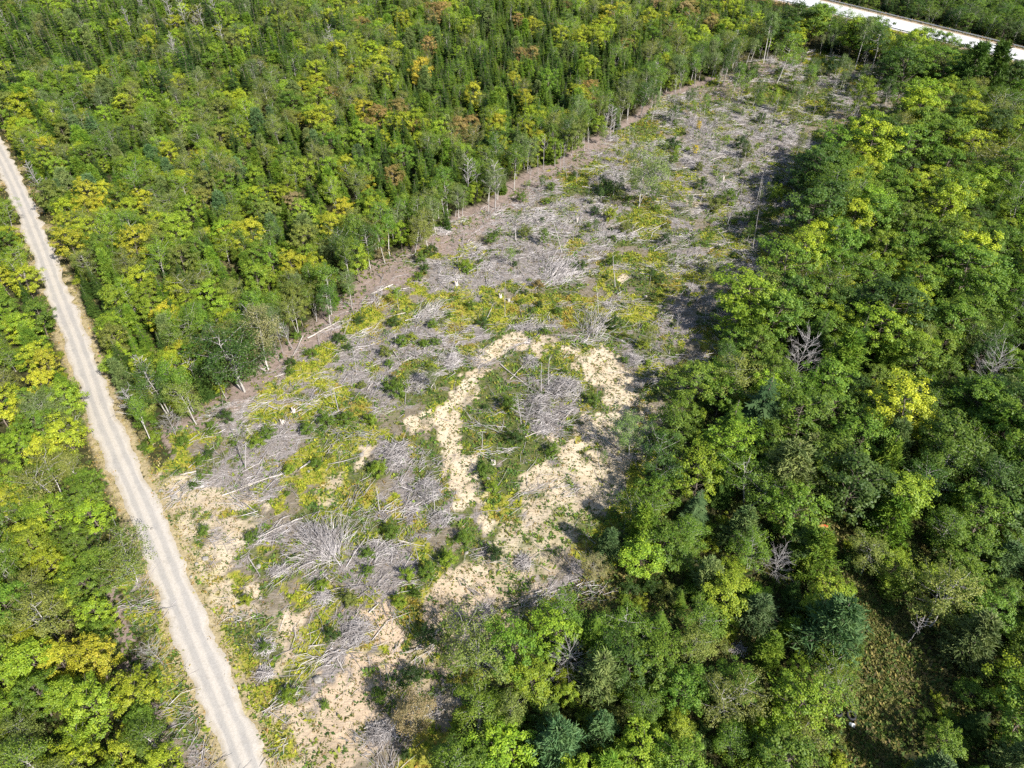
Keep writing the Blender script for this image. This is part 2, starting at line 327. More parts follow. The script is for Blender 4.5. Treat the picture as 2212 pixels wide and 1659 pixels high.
M['birch_bark'] = wood_mat('birch_bark', (.30, .275, .245), (.50, .47, .43), 6, True)
M['dead_wood'] = wood_mat('dead_wood', (.20, .18, .17), (.36, .335, .325), 7)
M['slash'] = wood_mat('slash', (.18, .158, .148), (.48, .445, .43), .8)
M['log'] = wood_mat('log', (.22, .19, .165), (.40, .36, .32), 2.2)

def ground_mat():
    m, nt, out = mat('ground')
    p = wpos(nt)
    A = {k: attr(nt, k).outputs['Fac'] for k in ('clear', 'sand', 'brown', 'yel', 'green', 'grey', 'verge', 'trail', 'pink')}
    nf = noise(nt, 1.1, 6, .7, p); nb = noise(nt, .28, 5, .6, p); ns = noise(nt, 4.5, 4, .7, p)
    # twiggy litter: two stretched noises
    def streak(rot, sc):
        mp = nd(nt, 'ShaderNodeMapping'); mp.inputs['Rotation'].default_value = (0, 0, rot); mp.inputs['Scale'].default_value = (sc, sc * 9, 1)
        nt.links.new(p, mp.inputs[0]); return noise(nt, 1, 4, .65, mp.outputs[0])
    st = mth(nt, 'MAXIMUM', streak(.5, .55), mth(nt, 'MAXIMUM', streak(-.35, .6), streak(1.5, .5)))
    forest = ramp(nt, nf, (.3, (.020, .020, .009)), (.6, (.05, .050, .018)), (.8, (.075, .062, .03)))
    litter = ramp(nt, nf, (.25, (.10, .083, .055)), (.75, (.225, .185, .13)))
    litter = mixc(nt, ramp(nt, st, (.58, (0, 0, 0)), (.72, (.75, .75, .75))), litter, (.30, .265, .235))
    greyc = ramp(nt, ns, (.25, (.10, .086, .072)), (.75, (.245, .21, .188)))
    greyc = mixc(nt, ramp(nt, st, (.55, (0, 0, 0)), (.70, (.85, .85, .85))), greyc, (.35, .315, .295))
    brown = ramp(nt, nf, (.25, (.15, .11, .09)), (.75, (.27, .21, .175)))
    brown = mixc(nt, ramp(nt, st, (.62, (0, 0, 0)), (.75, (.6, .6, .6))), brown, (.36, .30, .25))
    sand = ramp(nt, nb, (.3, (.43, .33, .215)), (.55, (.52, .425, .295)), (.8, (.55, .47, .35)))
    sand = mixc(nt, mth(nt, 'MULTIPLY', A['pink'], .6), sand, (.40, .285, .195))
    sand = mixc(nt, ramp(nt, ns, (.55, (0, 0, 0)), (.72, (.45, .45, .45))), sand, (.30, .24, .15))
    yel = ramp(nt, nf, (.25, (.13, .13, .025)), (.55, (.26, .245, .035)), (.8, (.30, .22, .06)))
    green = ramp(nt, nf, (.3, (.05, .06, .02)), (.7, (.13, .14, .045)))
    verge = ramp(nt, nf, (.25, (.18, .145, .07)), (.55, (.33, .265, .15)), (.8, (.42, .345, .22)))
    trail = ramp(nt, nf, (.25, (.075, .075, .025)), (.7, (.19, .16, .065)))
    def edge(a, soft=.14, k=.75):
        v = mth(nt, 'ADD', a, mth(nt, 'MULTIPLY', mth(nt, 'SUBTRACT', mth(nt, 'ADD', mth(nt, 'MULTIPLY', nf, .6), mth(nt, 'MULTIPLY', ns, .4)), .5), k * 2))
        return ramp(nt, v, (.5 - soft, (0, 0, 0)), (.5 + soft, (1, 1, 1)))
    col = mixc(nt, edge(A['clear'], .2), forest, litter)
    col = mixc(nt, edge(A['grey']), col, greyc)
    col = mixc(nt, edge(A['brown'], .2, .5), col, brown)
    col = mixc(nt, edge(A['green']), col, green)
    col = mixc(nt, edge(A['yel']), col, yel)
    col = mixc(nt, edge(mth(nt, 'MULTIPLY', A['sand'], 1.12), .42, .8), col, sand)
    col = mixc(nt, edge(A['verge'], .2, .5), col, verge)
    col = mixc(nt, edge(A['trail'], .2, .6), col, trail)
    h = mth(nt, 'ADD', nf, mth(nt, 'MULTIPLY', st, .6))
    principled(nt, out, col, .97, .1, bump(nt, h, .8, .25))
    return m
M['ground'] = ground_mat()

def gravel_mat():
    m, nt, out = mat('gravel')
    p = wpos(nt); u = attr(nt, 'across').outputs['Fac']
    n1 = noise(nt, .35, 5, .65, p); n2 = noise(nt, 5, 4, .75, p); n3 = noise(nt, 1.3, 4, .6, p)
    base = ramp(nt, n2, (.25, (.31, .275, .23)), (.75, (.45, .41, .36)))
    track = ramp(nt, n2, (.25, (.24, .222, .20)), (.75, (.33, .308, .28)))
    au = mth(nt, 'ABSOLUTE', mth(nt, 'ADD', u, mth(nt, 'MULTIPLY', mth(nt, 'SUBTRACT', n1, .5), .25)))
    t = ramp(nt, au, (.12, (0, 0, 0)), (.28, (1, 1, 1)), (.52, (1, 1, 1)), (.68, (0, 0, 0)))
    col = mixc(nt, t, base, track)
    col = mixc(nt, ramp(nt, n3, (.58, (0, 0, 0)), (.70, (.45, .45, .45))), col, (.24, .215, .185))
    e = mth(nt, 'ADD', mth(nt, 'ABSOLUTE', u), mth(nt, 'MULTIPLY', mth(nt, 'SUBTRACT', n3, .5), .7))
    rim = ramp(nt, e, (.8, (0, 0, 0)), (1.02, (1, 1, 1)))
    sp = ramp(nt, n2, (.45, (0, 0, 0)), (.6, (1, 1, 1)))
    col = mixc(nt, mth(nt, 'MULTIPLY', rim, mth(nt, 'ADD', mth(nt, 'MULTIPLY', sp, .6), .15)), col, (.27, .215, .13))
    col = mixc(nt, ramp(nt, n1, (.35, (0, 0, 0)), (.75, (.3, .3, .3))), col, (.48, .43, .37))
    principled(nt, out, col, .95, .15, bump(nt, n2, .5, .06))
    return m
M['gravel'] = gravel_mat()
def simple(name, lo, hi, scale, rough=.85, spec=.2, metal=0):
    m, nt, out = mat(name)
    c = nd(nt, 'ShaderNodeTexCoord').outputs['Object']
    b = principled(nt, out, ramp(nt, noise(nt, scale, 4, .6, c), (.3, lo), (.7, hi)), rough, spec)
    b.inputs['Metallic'].default_value = metal
    return m
M['concrete'] = simple('concrete', (.44, .435, .43), (.54, .535, .53), .3)
M['shoulder'] = simple('shoulder_gravel', (.24, .17, .11), (.40, .32, .23), 1.2)
M['white_paint'] = simple('white_paint', (.70, .70, .68), (.82, .82, .80), 2)
M['yellow_paint'] = simple('yellow_paint', (.60, .42, .10), (.70, .50, .14), 2)
M['galvanised'] = simple('galvanised', (.38, .39, .41), (.56, .57, .59), 3, .5, .5, .5)
M['post'] = simple('post_wood', (.09, .08, .075), (.16, .145, .13), 6)
M['stone'] = simple('stone', (.15, .135, .115), (.32, .295, .26), 3)
M['rubber'] = simple('rubber', (.018, .018, .02), (.04, .04, .042), 8, .8)
M['plastic_white'] = simple('white_plastic', (.74, .74, .74), (.82, .82, .82), 3, .45, .4)
M['tarp'] = simple('orange_tarp', (.50, .24, .06), (.60, .33, .12), 4, .6)
M['red_cloth'] = simple('red_cloth', (.45, .05, .03), (.55, .08, .04), 6, .8)
M['metal_dark'] = simple('dark_metal', (.05, .05, .05), (.1, .1, .1), 6, .6)

# ------------------------------------------------------------------ mesh building
class MB:
    def __init__(self): self.v = []; self.f = []; self.m = []; self.a = []; self.n = 0
    def quads(self, V, Q, mi=0, lv=None):
        V = np.asarray(V, np.float32).reshape(-1, 3); Q = np.asarray(Q, np.int32).reshape(-1, 4)
        self.v.append(V); self.f.append(Q + self.n); self.n += len(V)
        self.m.append(np.full(len(Q), mi, np.int32))
        lv = .5 if lv is None else lv
        self.a.append(np.broadcast_to(np.asarray(lv, np.float32), (len(Q),)))
        return self
    def mesh(self, name, mats, smooth=False, extra=None):
        V = np.concatenate(self.v); Q = np.concatenate(self.f)
        me = bpy.data.meshes.new(name)
        me.vertices.add(len(V)); me.vertices.foreach_set('co', V.ravel())
        me.loops.add(Q.size); me.loops.foreach_set('vertex_index', Q.ravel())
        me.polygons.add(len(Q)); me.polygons.foreach_set('loop_start', np.arange(0, Q.size, 4, dtype=np.int32))
        me.polygons.foreach_set('loop_total', np.full(len(Q), 4, np.int32))
        me.polygons.foreach_set('material_index', np.concatenate(self.m))
        if smooth: me.polygons.foreach_set('use_smooth', np.ones(len(Q), bool))
        for mm in mats: me.materials.append(mm)
        a = me.attributes.new('lv', 'FLOAT', 'FACE'); a.data.foreach_set('value', np.concatenate(self.a).astype(np.float32))
        if extra is not None:
            a = me.attributes.new('col', 'FLOAT_COLOR', 'FACE')
            c = np.ones((len(Q), 4), np.float32); c[:, :3] = extra; a.data.foreach_set('color', c.ravel())
        me.update(calc_edges=True); me.validate()
        return me
    def join(self, o, dm=0):
        for V, Q, m_, a_ in zip(o.v, o.f, o.m, o.a):
            pass
        off = self.n
        self.v += o.v; self.f += [q + off for q in o.f]; self.m += [m_ + dm for m_ in o.m]; self.a += o.a; self.n += o.n
        return self
def nrm(v): return v / (np.linalg.norm(v, axis=-1, keepdims=True) + 1e-9)
def tube(mb, pts, rad, sides=5, mi=0, lv=.5, cap=False):
    pts = np.asarray(pts, float); n = len(pts)
    d = nrm(np.gradient(pts, axis=0))
    ref = np.array([0, 0, 1.0]) if abs(d[0][2]) < .8 else np.array([1.0, 0, 0])
    a = nrm(np.cross(d, ref)); b = np.cross(d, a)
    th = np.arange(sides) * 2 * math.pi / sides
    r = np.asarray(rad, float)[:, None, None]
    V = pts[:, None] + r * (np.cos(th)[None, :, None] * a[:, None] + np.sin(th)[None, :, None] * b[:, None])
    i = np.arange(n - 1)[:, None] * sides; j = np.arange(sides)[None]; k = (j + 1) % sides
    Q = np.stack([i + j, i + k, i + sides + k, i + sides + j], -1).reshape(-1, 4)
    V = V.reshape(-1, 3)
    mb.quads(V, Q, mi, lv)
    if cap and sides == 6:
        for o in (0, (n - 1) * sides):
            R = V[o:o + 6]; mb.quads(R, [[0, 1, 2, 3], [0, 3, 4, 5]], mi + (1 if cap == 2 else 0), lv)
def rhombs(mb, c, n, size, aspect=.55, mi=0, lv=None, rg=rng):
    """leaf-shaped quads: centres c, facing n"""
    c = np.asarray(c); k = len(c)
    n = nrm(n); t = nrm(np.cross(n, nrm(rg.normal(size=(k, 3))))); b = np.cross(n, t)
    s = np.broadcast_to(np.asarray(size), (k,))[:, None]
    V = np.stack([c - t * s * .5, c + b * s * aspect * .5 - t * s * .05, c + t * s * .5, c - b * s * aspect * .5 - t * s * .05], 1)
    mb.quads(V.reshape(-1, 3), np.arange(k * 4).reshape(-1, 4), mi, lv)
def obj(name, me, parent=None):
    o = bpy.data.objects.new(name, me); COL.objects.link(o)
    if parent: o.parent = parent
    return o
def tag(o, label=None, cat=None, group=None, kind=None):
    if label: o['label'] = label
    if cat: o['category'] = cat
    if group: o['group'] = group
    if kind: o['kind'] = kind
    return o

# ------------------------------------------------------------------ ground, road, highway
def axis(fine0, fine1, step, lo, hi):
    a = list(np.arange(fine0, fine1, step)); s = step; x = fine1
    while x < hi: a.append(x); s *= 1.22; x += s
    s = step; x = fine0 - step
    while x > lo: a.insert(0, x); s *= 1.22; x -= s
    return np.array([lo] + a + [hi])
gx = axis(-80, 125, .62, -1500, 1500); gy = axis(24, 300, .72, -500, 2200)
X, Y = np.meshgrid(gx, gy); xf, yf = X.ravel(), Y.ravel()
near = (xf > -200) & (xf < 300) & (yf > -50) & (yf < 500)
Zg = np.zeros(len(xf)); Zg[near] = gh(xf[near], yf[near])
Zg[~near] = (fbm(xf[~near], yf[~near], 60, 9) - .5) * 3 - .3
mk = {k: np.zeros(len(xf)) for k in ('clear', 'sand', 'brown', 'yel', 'green', 'grey', 'verge', 'trail', 'pink')}
mm = masks(xf[near], yf[near])
for k in ('sand', 'yel', 'green', 'grey'): mk[k][near] = mm[k] * np.where(mm['clear'], 1, 0)
mk['brown'][near] = mm['brown']
_cd = line_dist(xf[near], yf[near], CLEAR_RING)[0]; _pa, _pb = proj(xf[near], yf[near])
_left = (_pa < 1250 - (_pb - 900) * .55) | (_pb < 430); _left &= (_pa < 1560) & (mm['dr'] > 6) & ~mm['clear']
mk['brown'][near] = np.maximum(mk['brown'][near], np.clip(1.1 - _cd / 4.5, 0, 1) * _left)
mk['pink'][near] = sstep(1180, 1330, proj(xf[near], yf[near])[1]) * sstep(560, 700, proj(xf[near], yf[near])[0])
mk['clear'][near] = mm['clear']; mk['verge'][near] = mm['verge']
td, _ = line_dist(xf[near], yf[near], TRAIL)
tr = np.clip(1.5 - td / 2.6, 0, 1)
for c, r in OPEN: tr = np.maximum(tr, .62 * np.clip(1.6 - np.hypot(xf[near] - c[0], yf[near] - c[1]) / r, 0, 1))
mk['trail'][near] = tr
nx, ny = len(gx), len(gy)
ii = (np.arange(ny - 1)[:, None] * nx + np.arange(nx - 1)[None]).ravel()
gmb = MB().quads(np.stack([xf, yf, Zg], 1), np.stack([ii, ii + 1, ii + nx + 1, ii + nx], 1))
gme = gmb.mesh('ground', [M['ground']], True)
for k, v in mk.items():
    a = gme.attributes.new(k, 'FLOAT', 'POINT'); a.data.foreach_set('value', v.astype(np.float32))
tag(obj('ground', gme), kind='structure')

def strip(line, offs, zs, mi=None, closed=False):
    """a ribbon along a line: cross-section of offsets and heights"""
    line = np.asarray(line); d = np.gradient(line, axis=0); d /= np.hypot(d[:, 0], d[:, 1])[:, None]
    nn = np.stack([d[:, 1], -d[:, 0]], 1)
    V = np.array([[line[i][0] + nn[i][0] * o, line[i][1] + nn[i][1] * o, z] for i in range(len(line)) for o, z in zip(offs, zs)])
    k = len(offs); n = len(line)
    i = (np.arange(n - 1)[:, None] * k + np.arange(k - 1)[None]).ravel()
    return V, np.stack([i, i + 1, i + k + 1, i + k], 1)
def resample(line, step):
    line = np.asarray(line); s = np.concatenate([[0], np.cumsum(np.hypot(*np.diff(line, axis=0).T))])
    q = np.arange(0, s[-1], step); return np.stack([np.interp(q, s, line[:, 0]), np.interp(q, s, line[:, 1])], 1)
rl = resample(road_c, .8)
offs = np.array([-1.18, -1.02, -.85, -.5, -.25, 0, .25, .5, .85, 1.02, 1.18]) * RW
V, Q = strip(rl, offs, [-.16, -.02, .03, .045, .06, .085, .06, .045, .03, -.02, -.16])
k = len(offs)
wob = (vnoise(V[:, 0], V[:, 1], 1.6, 71) - .5)
edge_m = np.tile((np.abs(offs) > .8 * RW), len(rl))
V[:, 0] += wob * edge_m * 1.3; V[:, 2] += (fbm(V[:, 0], V[:, 1], 1.5, 73) - .5) * .06 + .03
rme = MB().quads(V, Q[:, ::-1]).mesh('gravel_road', [M['gravel']], True)
a = rme.attributes.new('across', 'FLOAT', 'POINT'); a.data.foreach_set('value', np.tile(offs / RW, len(rl)).astype(np.float32))
tag(obj('gravel_road', rme), kind='structure')

hl = resample(hw_c, 4)
def flat(name, line, o0, o1, z, m, parent=None, th=.0):
    V, Q = strip(line, [o0, o1], [z, z]); return obj(name, MB().quads(V, Q[:, ::-1]).mesh(name, [M[m]]), parent)
V, Q = strip(hl, [-HWH - 2.2, -HWH - 1.9, -HWH, HWH, HWH + 1.9, HWH + 2.2], [HZ - .5, HZ - .04, HZ - .005, HZ - .005, HZ - .04, HZ - .5])
tag(obj('highway_shoulder', MB().quads(V, Q[:, ::-1]).mesh('highway_shoulder', [M['shoulder']])), kind='structure')
hwo = tag(flat('highway', hl, -HWH, HWH, HZ + .01, 'concrete'), kind='structure')
side_near = 1 if (np.array([hw_c[33][0] + 1, hw_c[33][1]]) - hw_c[33]) @ hnrm > 0 else -1
flat('edge_line', hl, -HWH + .5, -HWH + .68, HZ + .016, 'yellow_paint', hwo)
flat('edge_line', hl, HWH - .68, HWH - .5, HZ + .016, 'white_paint', hwo)
fine = resample(hw_c, 1.0)
for s in range(0, len(fine) - 4, 9): flat('lane_dash', fine[s:s + 4], -.07, .09, HZ + .016, 'white_paint', hwo)
def guardrail(off, label):
    g = bpy.data.objects.new('guardrail', None); COL.objects.link(g); tag(g, label, 'guardrail', 'steel guardrails of the highway')
    line = hl[8:-8]
    d = np.gradient(line, axis=0); d /= np.hypot(d[:, 0], d[:, 1])[:, None]; nn = np.stack([d[:, 1], -d[:, 0]], 1)
    c = line + nn * off
    g['across'] = float(off * (nn[len(nn) // 2] @ hnrm))
    g.location = (c[0][0], c[0][1], HZ - .05)
    base = np.array([c[0][0], c[0][1]])
    L = c - base; s = -np.sign(off)
    V, Q = strip(L, [0, .08 * s, .02 * s, .02 * s, .08 * s, 0], [.50, .55, .62, .68, .76, .82])
    bm_ = MB().quads(V, Q)
    V, Q = strip(L, [-.03 * s, -.03 * s], [.50, .82]); bm_.quads(V, Q)
    obj('beam', bm_.mesh('guardrail_beam', [M['galvanised']]), g)
    pm = MB()
    for x0, x1, y0, y1, z0, z1 in [(-.1, .1, -.1, .1, -.4, .84)]:
        B = np.array([[x, y, z] for z in (z0, z1) for x, y in ((x0, y0), (x1, y0), (x1, y1), (x0, y1))])
        pm.quads(B, [[0, 1, 5, 4], [1, 2, 6, 5], [2, 3, 7, 6], [3, 0, 4, 7], [4, 5, 6, 7]])
    pme = pm.mesh('guardrail_post', [M['post']])
    for p_, n_ in zip(L, nn):
        o = obj('post', pme, g); o.location = (p_[0] - n_[0] * .16 * s, p_[1] - n_[1] * .16 * s, 0)
guardrail(HWH + .9, 'steel guardrail along the highway edge that faces the clearing' if ((hw_c[34] - hw_c[33]) @ hd) < 0 else 'x')
guardrail(-HWH - 1.3, 'x')
for o in [o for o in bpy.data.objects if o.name.startswith('guardrail') and o.parent is None]:
    d0 = o['across']
    o['label'] = 'steel guardrail on dark posts along the highway edge facing the clearing' if d0 < 0 else 'pale steel guardrail along the far edge of the highway'

# ------------------------------------------------------------------ trees: one set of shapes for each kind
class Proto:
    """a tree shape of unit height: trunk (with limbs) and crown"""
    def __init__(self, kind, trunk, crown, tm, cm):
        self.kind = kind
        self.trunk = trunk.mesh(kind + '_trunk', [tm]); self.crown = crown.mesh(kind + '_crown', [cm]) if crown.n else None
        j = MB().join(trunk); j.join(crown, 1)
        self.whole = j.mesh(kind, [tm, cm])
def broadleaf(seed, kind, R=.30, base=.32, nl=26, clumps=3, leaves=26, leaf=.032, spread=.075, tm='bark', squash=.65, flat_top=.5, sparse=1.0, stems=1, droop=0.0):
    g = np.random.default_rng(seed); tr = MB(); cr = MB()
    C = []; O = []
    for st in range(stems):
        lean = g.normal(size=2) * (.05 if stems == 1 else .12)
        hh = 1.0 if st == 0 else g.uniform(.75, .95)
        zz = np.linspace(-.01, .93 * hh, 8)
        wob = np.cumsum(g.normal(size=(8, 2)) * .010, 0)
        tp_ = np.stack([lean[0] * zz + wob[:, 0], lean[1] * zz + wob[:, 1], zz], 1)
        tube(tr, tp_, np.linspace(.014, .003, 8) * (1 if stems == 1 else .75), 5, 0, g.uniform(.3, .6))
        for i in range(nl // stems):
            t = base + (.94 - base) * ((i + g.uniform(0, 1)) / (nl // stems))
            p0 = np.array([np.interp(t * hh, zz, tp_[:, k]) for k in range(3)])
            az = i * 2.4 + g.uniform(-.5, .5)
            q = (t - base) / (1 - base)
            env = R * (math.sqrt(max(.03, 1 - (2 * q * .93 - .86 + .18) ** 2)) if q < .999 else .2)
            env *= g.uniform(.65, 1.12)
            rise = env * g.uniform(.25, .75) * (1.2 - .4 * q) - droop * env
            p2 = p0 + np.array([math.cos(az) * env, math.sin(az) * env, rise])
            p1 = (p0 + p2) / 2 + np.array([0, 0, -.12 * rise]) + g.normal(size=3) * .012
            tube(tr, [p0, p1, p2], [.0050, .0030, .0010], 3, 0, g.uniform(0, .25))
            for c in range(clumps):
                f = g.uniform(.45, 1.05) if c else 1.0
                cc = p0 * (1 - f) + p2 * f + g.normal(size=3) * .025 * np.array([1, 1, .7])
                C.append(cc); O.append(np.array([cc[0] - tp_[4][0], cc[1] - tp_[4][1], (cc[2] - (base + .25)) * flat_top]))
                if c:
                    tube(tr, [p1 * .4 + p2 * .6, cc], [.0013, .0006], 3, 0, .1)
        C.append(tp_[-1] + np.array([0, 0, .02])); O.append(np.array([0, 0, .3]))
    C = np.array(C); O = nrm(np.array(O))
    cv = g.uniform(0, 1, len(C))
    n = int(leaves * sparse)
    idx = np.repeat(np.arange(len(C)), n)
    rad = spread * g.uniform(.7, 1.25, len(C))
    D = nrm(g.normal(size=(len(idx), 3))) * (g.uniform(0, 1, len(idx)) ** .45)[:, None]
    pos = C[idx] + D * rad[idx][:, None] * np.array([1, 1, squash])
    nn = O[idx] * .45 + D * .55 + np.array([0, 0, .55]) + g.normal(size=(len(idx), 3)) * .42
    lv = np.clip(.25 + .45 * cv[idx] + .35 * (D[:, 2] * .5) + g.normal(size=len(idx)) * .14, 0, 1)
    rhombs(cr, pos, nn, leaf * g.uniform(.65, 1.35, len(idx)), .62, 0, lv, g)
    return Proto(kind, tr, cr, M[tm], M['leaf'])
def conifer(seed, kind='spruce_tree', R=.17, base=.04, levels=24, per=8, droop=.30, p=.85):
    g = np.random.default_rng(seed); tr = MB(); cr = MB()
    tube(tr, [[0, 0, -.01], [g.normal() * .004, g.normal() * .004, .5], [0, 0, .985]], [.016, .010, .002], 5)
    V = []; LV = []
    for k in range(levels):
        t = (k + g.uniform(-.25, .25)) / levels
        z = base + (.985 - base) * max(t, 0)
        r = R * ((1 - t) ** p) * g.uniform(.82, 1.12) + .010
        m = max(5, int(per * (1.1 - .45 * t)))
        a0 = g.uniform(0, 6.28)
        for b in range(m):
            az = a0 + b * 6.283 / m + g.uniform(-.25, .25)
            rr = r * g.uniform(.7, 1.15)
            dr = np.array([math.cos(az), math.sin(az), 0]); sd = np.array([-dr[1], dr[0], 0])
            dz = -droop * rr * g.uniform(.6, 1.3)
            def pt(f): return np.array([0, 0, z]) + dr * rr * f + np.array([0, 0, dz * f + .10 * rr * max(0, f - .6) * 2.5])
            lvb = g.uniform(.15, .75)
            w = rr * .24
            tw = g.uniform(-.35, .35)
            up = np.array([0, 0, 1])
            s2 = sd + up * tw
            V += [pt(.15) - s2 * w * .5, pt(.15) + s2 * w * .5, pt(1.0) + s2 * w * .12, pt(1.0) - s2 * w * .12]; LV.append(lvb)
            ns = 3 if r < R * .3 else (4 if r < R * .6 else 5)
            for q in range(ns):
                f = .28 + .62 * q / ns + g.uniform(-.04, .04)
                ln = rr * .42 * (1.05 - f * .6) * g.uniform(.75, 1.25)
                for sg in (-1, 1):
                    e0 = pt(f); e1 = pt(f) + (dr * .62 + sd * sg * .78) * ln + up * (g.uniform(-.30, .10) * ln)
                    wd = nrm(np.cross(e1 - e0, up)) * ln * .25 + up * g.uniform(-.06, .06) * ln
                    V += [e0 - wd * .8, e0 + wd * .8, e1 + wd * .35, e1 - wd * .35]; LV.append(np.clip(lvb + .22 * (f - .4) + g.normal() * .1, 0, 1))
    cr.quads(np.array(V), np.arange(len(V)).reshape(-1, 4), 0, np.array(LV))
    return Proto(kind, tr, cr, M['bark'], M['needle'])
def feathery(seed, kind='larch_tree', R=.22, base=.10, levels=15, per=7, rise=.15, tufts=5, needles=11, p=.75):
    g = np.random.default_rng(seed); tr = MB(); cr = MB()
    tube(tr, [[0, 0, -.01], [g.normal() * .006, g.normal() * .006, .5], [0, 0, .97]], [.016, .010, .002], 5)
    C = []; D = []; L = []; S = []
    for k in range(levels):
        t = max(0, (k + g.uniform(-.4, .4)) / levels)
        z = base + (.96 - base) * t
        r = R * (min(1, (t + .25) / .4) * (1 - t) ** p + .05)
        a0 = g.uniform(0, 6.28)
        for b in range(per):
            az = a0 + b * 6.283 / per + g.uniform(-.35, .35); rr = r * g.uniform(.6, 1.2)
            dr = np.array([math.cos(az), math.sin(az), 0]); lvb = g.uniform(.2, .8)
            p0 = np.array([0, 0, z]); p2 = p0 + dr * rr + np.array([0, 0, rise * rr * g.uniform(-.6, 1.5)])
            tube(tr, [p0, p2], [.0035, .0010], 3)
            for q in range(tufts):
                f = .3 + .72 * (q + g.uniform(0, 1)) / tufts
                cc = p0 * (1 - f) + p2 * f + g.normal(size=3) * .016
                C += [cc] * needles; D += [dr * .6 + np.array([0, 0, .45])] * needles; L += [lvb] * needles
    C = np.array(C); D = np.array(D); L = np.array(L); n = len(C)
    ax = nrm(D + g.normal(size=(n, 3)) * .62); ln = .046 * g.uniform(.6, 1.4, n)[:, None]
    sd = nrm(np.cross(ax, g.normal(size=(n, 3)))) * .0062
    pos = C + g.normal(size=(n, 3)) * .012
    V = np.stack([pos - sd, pos + sd, pos + ax * ln + sd * .4, pos + ax * ln - sd * .4], 1)
    cr.quads(V.reshape(-1, 3), np.arange(n * 4).reshape(-1, 4), 0, np.clip(L + g.normal(size=n) * .15, 0, 1))
    return Proto(kind, tr, cr, M['bark'], M['needle'])
def bare(seed, kind='dead_tree', n=22, base=.35, R=.26, tm='dead_wood', up=.7, thick=1.0, twigs=4):
    g = np.random.default_rng(seed); tr = MB(); cr = MB()
    zz = np.linspace(-.01, .96, 8); wob = np.cumsum(g.normal(size=(8, 2)) * .010, 0)
    tp_ = np.stack([wob[:, 0], wob[:, 1], zz], 1)
    tube(tr, tp_, np.linspace(.018, .004, 8) * thick, 5, 0, .6)
    tgt = cr
    for i in range(n):
        t = base + (.95 - base) * (i + g.uniform(0, 1)) / n
        p0 = np.array([np.interp(t, zz, tp_[:, k]) for k in range(3)]); az = i * 2.4 + g.uniform(-.5, .5)
        L = R * (1.15 - .75 * (t - base) / (1 - base)) * g.uniform(.5, 1.15)
        d = np.array([math.cos(az), math.sin(az), up * g.uniform(.5, 1.5)])
        p1 = p0 + d * L * .5 + g.normal(size=3) * .012; p2 = p0 + d * L + g.normal(size=3) * .02
        tube(tgt, [p0, p1, p2], np.array([.0075, .005, .0022]) * thick, 3, 0, g.uniform(.4, .8))
        for s in range(twigs):
            f = g.uniform(.3, .95); q0 = p0 * (1 - f) + p2 * f
            dd = nrm(d + g.normal(size=3) * .55); q1 = q0 + dd * L * g.uniform(.25, .55)
            tube(tgt, [q0, q1], np.array([.004, .0016]) * thick, 3, 0, g.uniform(.4, .9))
    return Proto(kind, tr, cr, M[tm], M[tm])
PR = {
 'maple': [broadleaf(100 + i, 'maple_tree', R=(.34, .40, .30, .37, .33)[i], base=(.22, .18, .25, .2, .15)[i], nl=42, clumps=3, leaves=44, leaf=.026, spread=.060) for i in range(5)],
 'birch': [broadleaf(200 + i, 'birch_tree', R=(.30, .34, .27, .32)[i], base=(.30, .38, .28, .34)[i], nl=38, clumps=3, leaves=46, leaf=.0185, spread=.078, tm='birch_bark', squash=.9, stems=(1, 2, 1, 2)[i]) for i in range(4)],
 'aspen': [broadleaf(300 + i, 'aspen_tree', R=(.20, .24, .17)[i], base=(.50, .46, .55)[i], nl=24, clumps=3, leaves=44, leaf=.020, spread=.066, tm='birch_bark', squash=.9) for i in range(3)],
 'spruce': [conifer(400 + i, R=(.23, .28, .20, .25)[i], levels=(22, 18, 24, 20)[i], droop=(.32, .22, .4, .28)[i]) for i in range(4)],
 'larch': [feathery(500 + i, R=(.26, .31, .22)[i], rise=(.15, .25, .1)[i]) for i in range(3)],
 'dead': [bare(600 + i, n=(22, 16, 30, 40)[i], base=(.35, .5, .15, .12)[i], R=(.24, .2, .2, .42)[i], thick=(.8, .7, .6, .45)[i], twigs=(4, 3, 6, 8)[i]) for i in range(4)],
 'bush': [broadleaf(700 + i, 'bush', R=(.62, .55, .7)[i], base=.06, nl=30, clumps=3, leaves=28, leaf=.062, spread=.14, stems=3) for i in range(3)],
}
KINDN = {'maple': 'maple_tree', 'birch': 'birch_tree', 'aspen': 'aspen_tree', 'spruce': 'spruce_tree', 'larch': 'larch_tree', 'dead': 'dead_tree', 'bush': 'bush'}
SPW = {'maple': 'maple', 'birch': 'birch', 'aspen': 'aspen', 'spruce': 'spruce', 'larch': 'larch', 'dead': 'bare dead tree', 'bush': 'bush'}
TINT = {'green': (.105, .172, .016), 'dark green': (.052, .096, .014), 'yellow-green': (.25, .295, .018), 'lime green': (.180, .255, .018), 'yellow': (.315, .315, .022), 'orange-yellow': (.38, .295, .03),
        'orange-brown': (.25, .185, .055), 'pinkish tan': (.29, .225, .10), 'olive': (.150, .175, .032), 'grey-green': (.122, .162, .048), 'blue-green': (.082, .136, .047), 'tan': (.24, .205, .09), 'deep green': (.033, .067, .012), 'grey': (.4, .4, .4)}

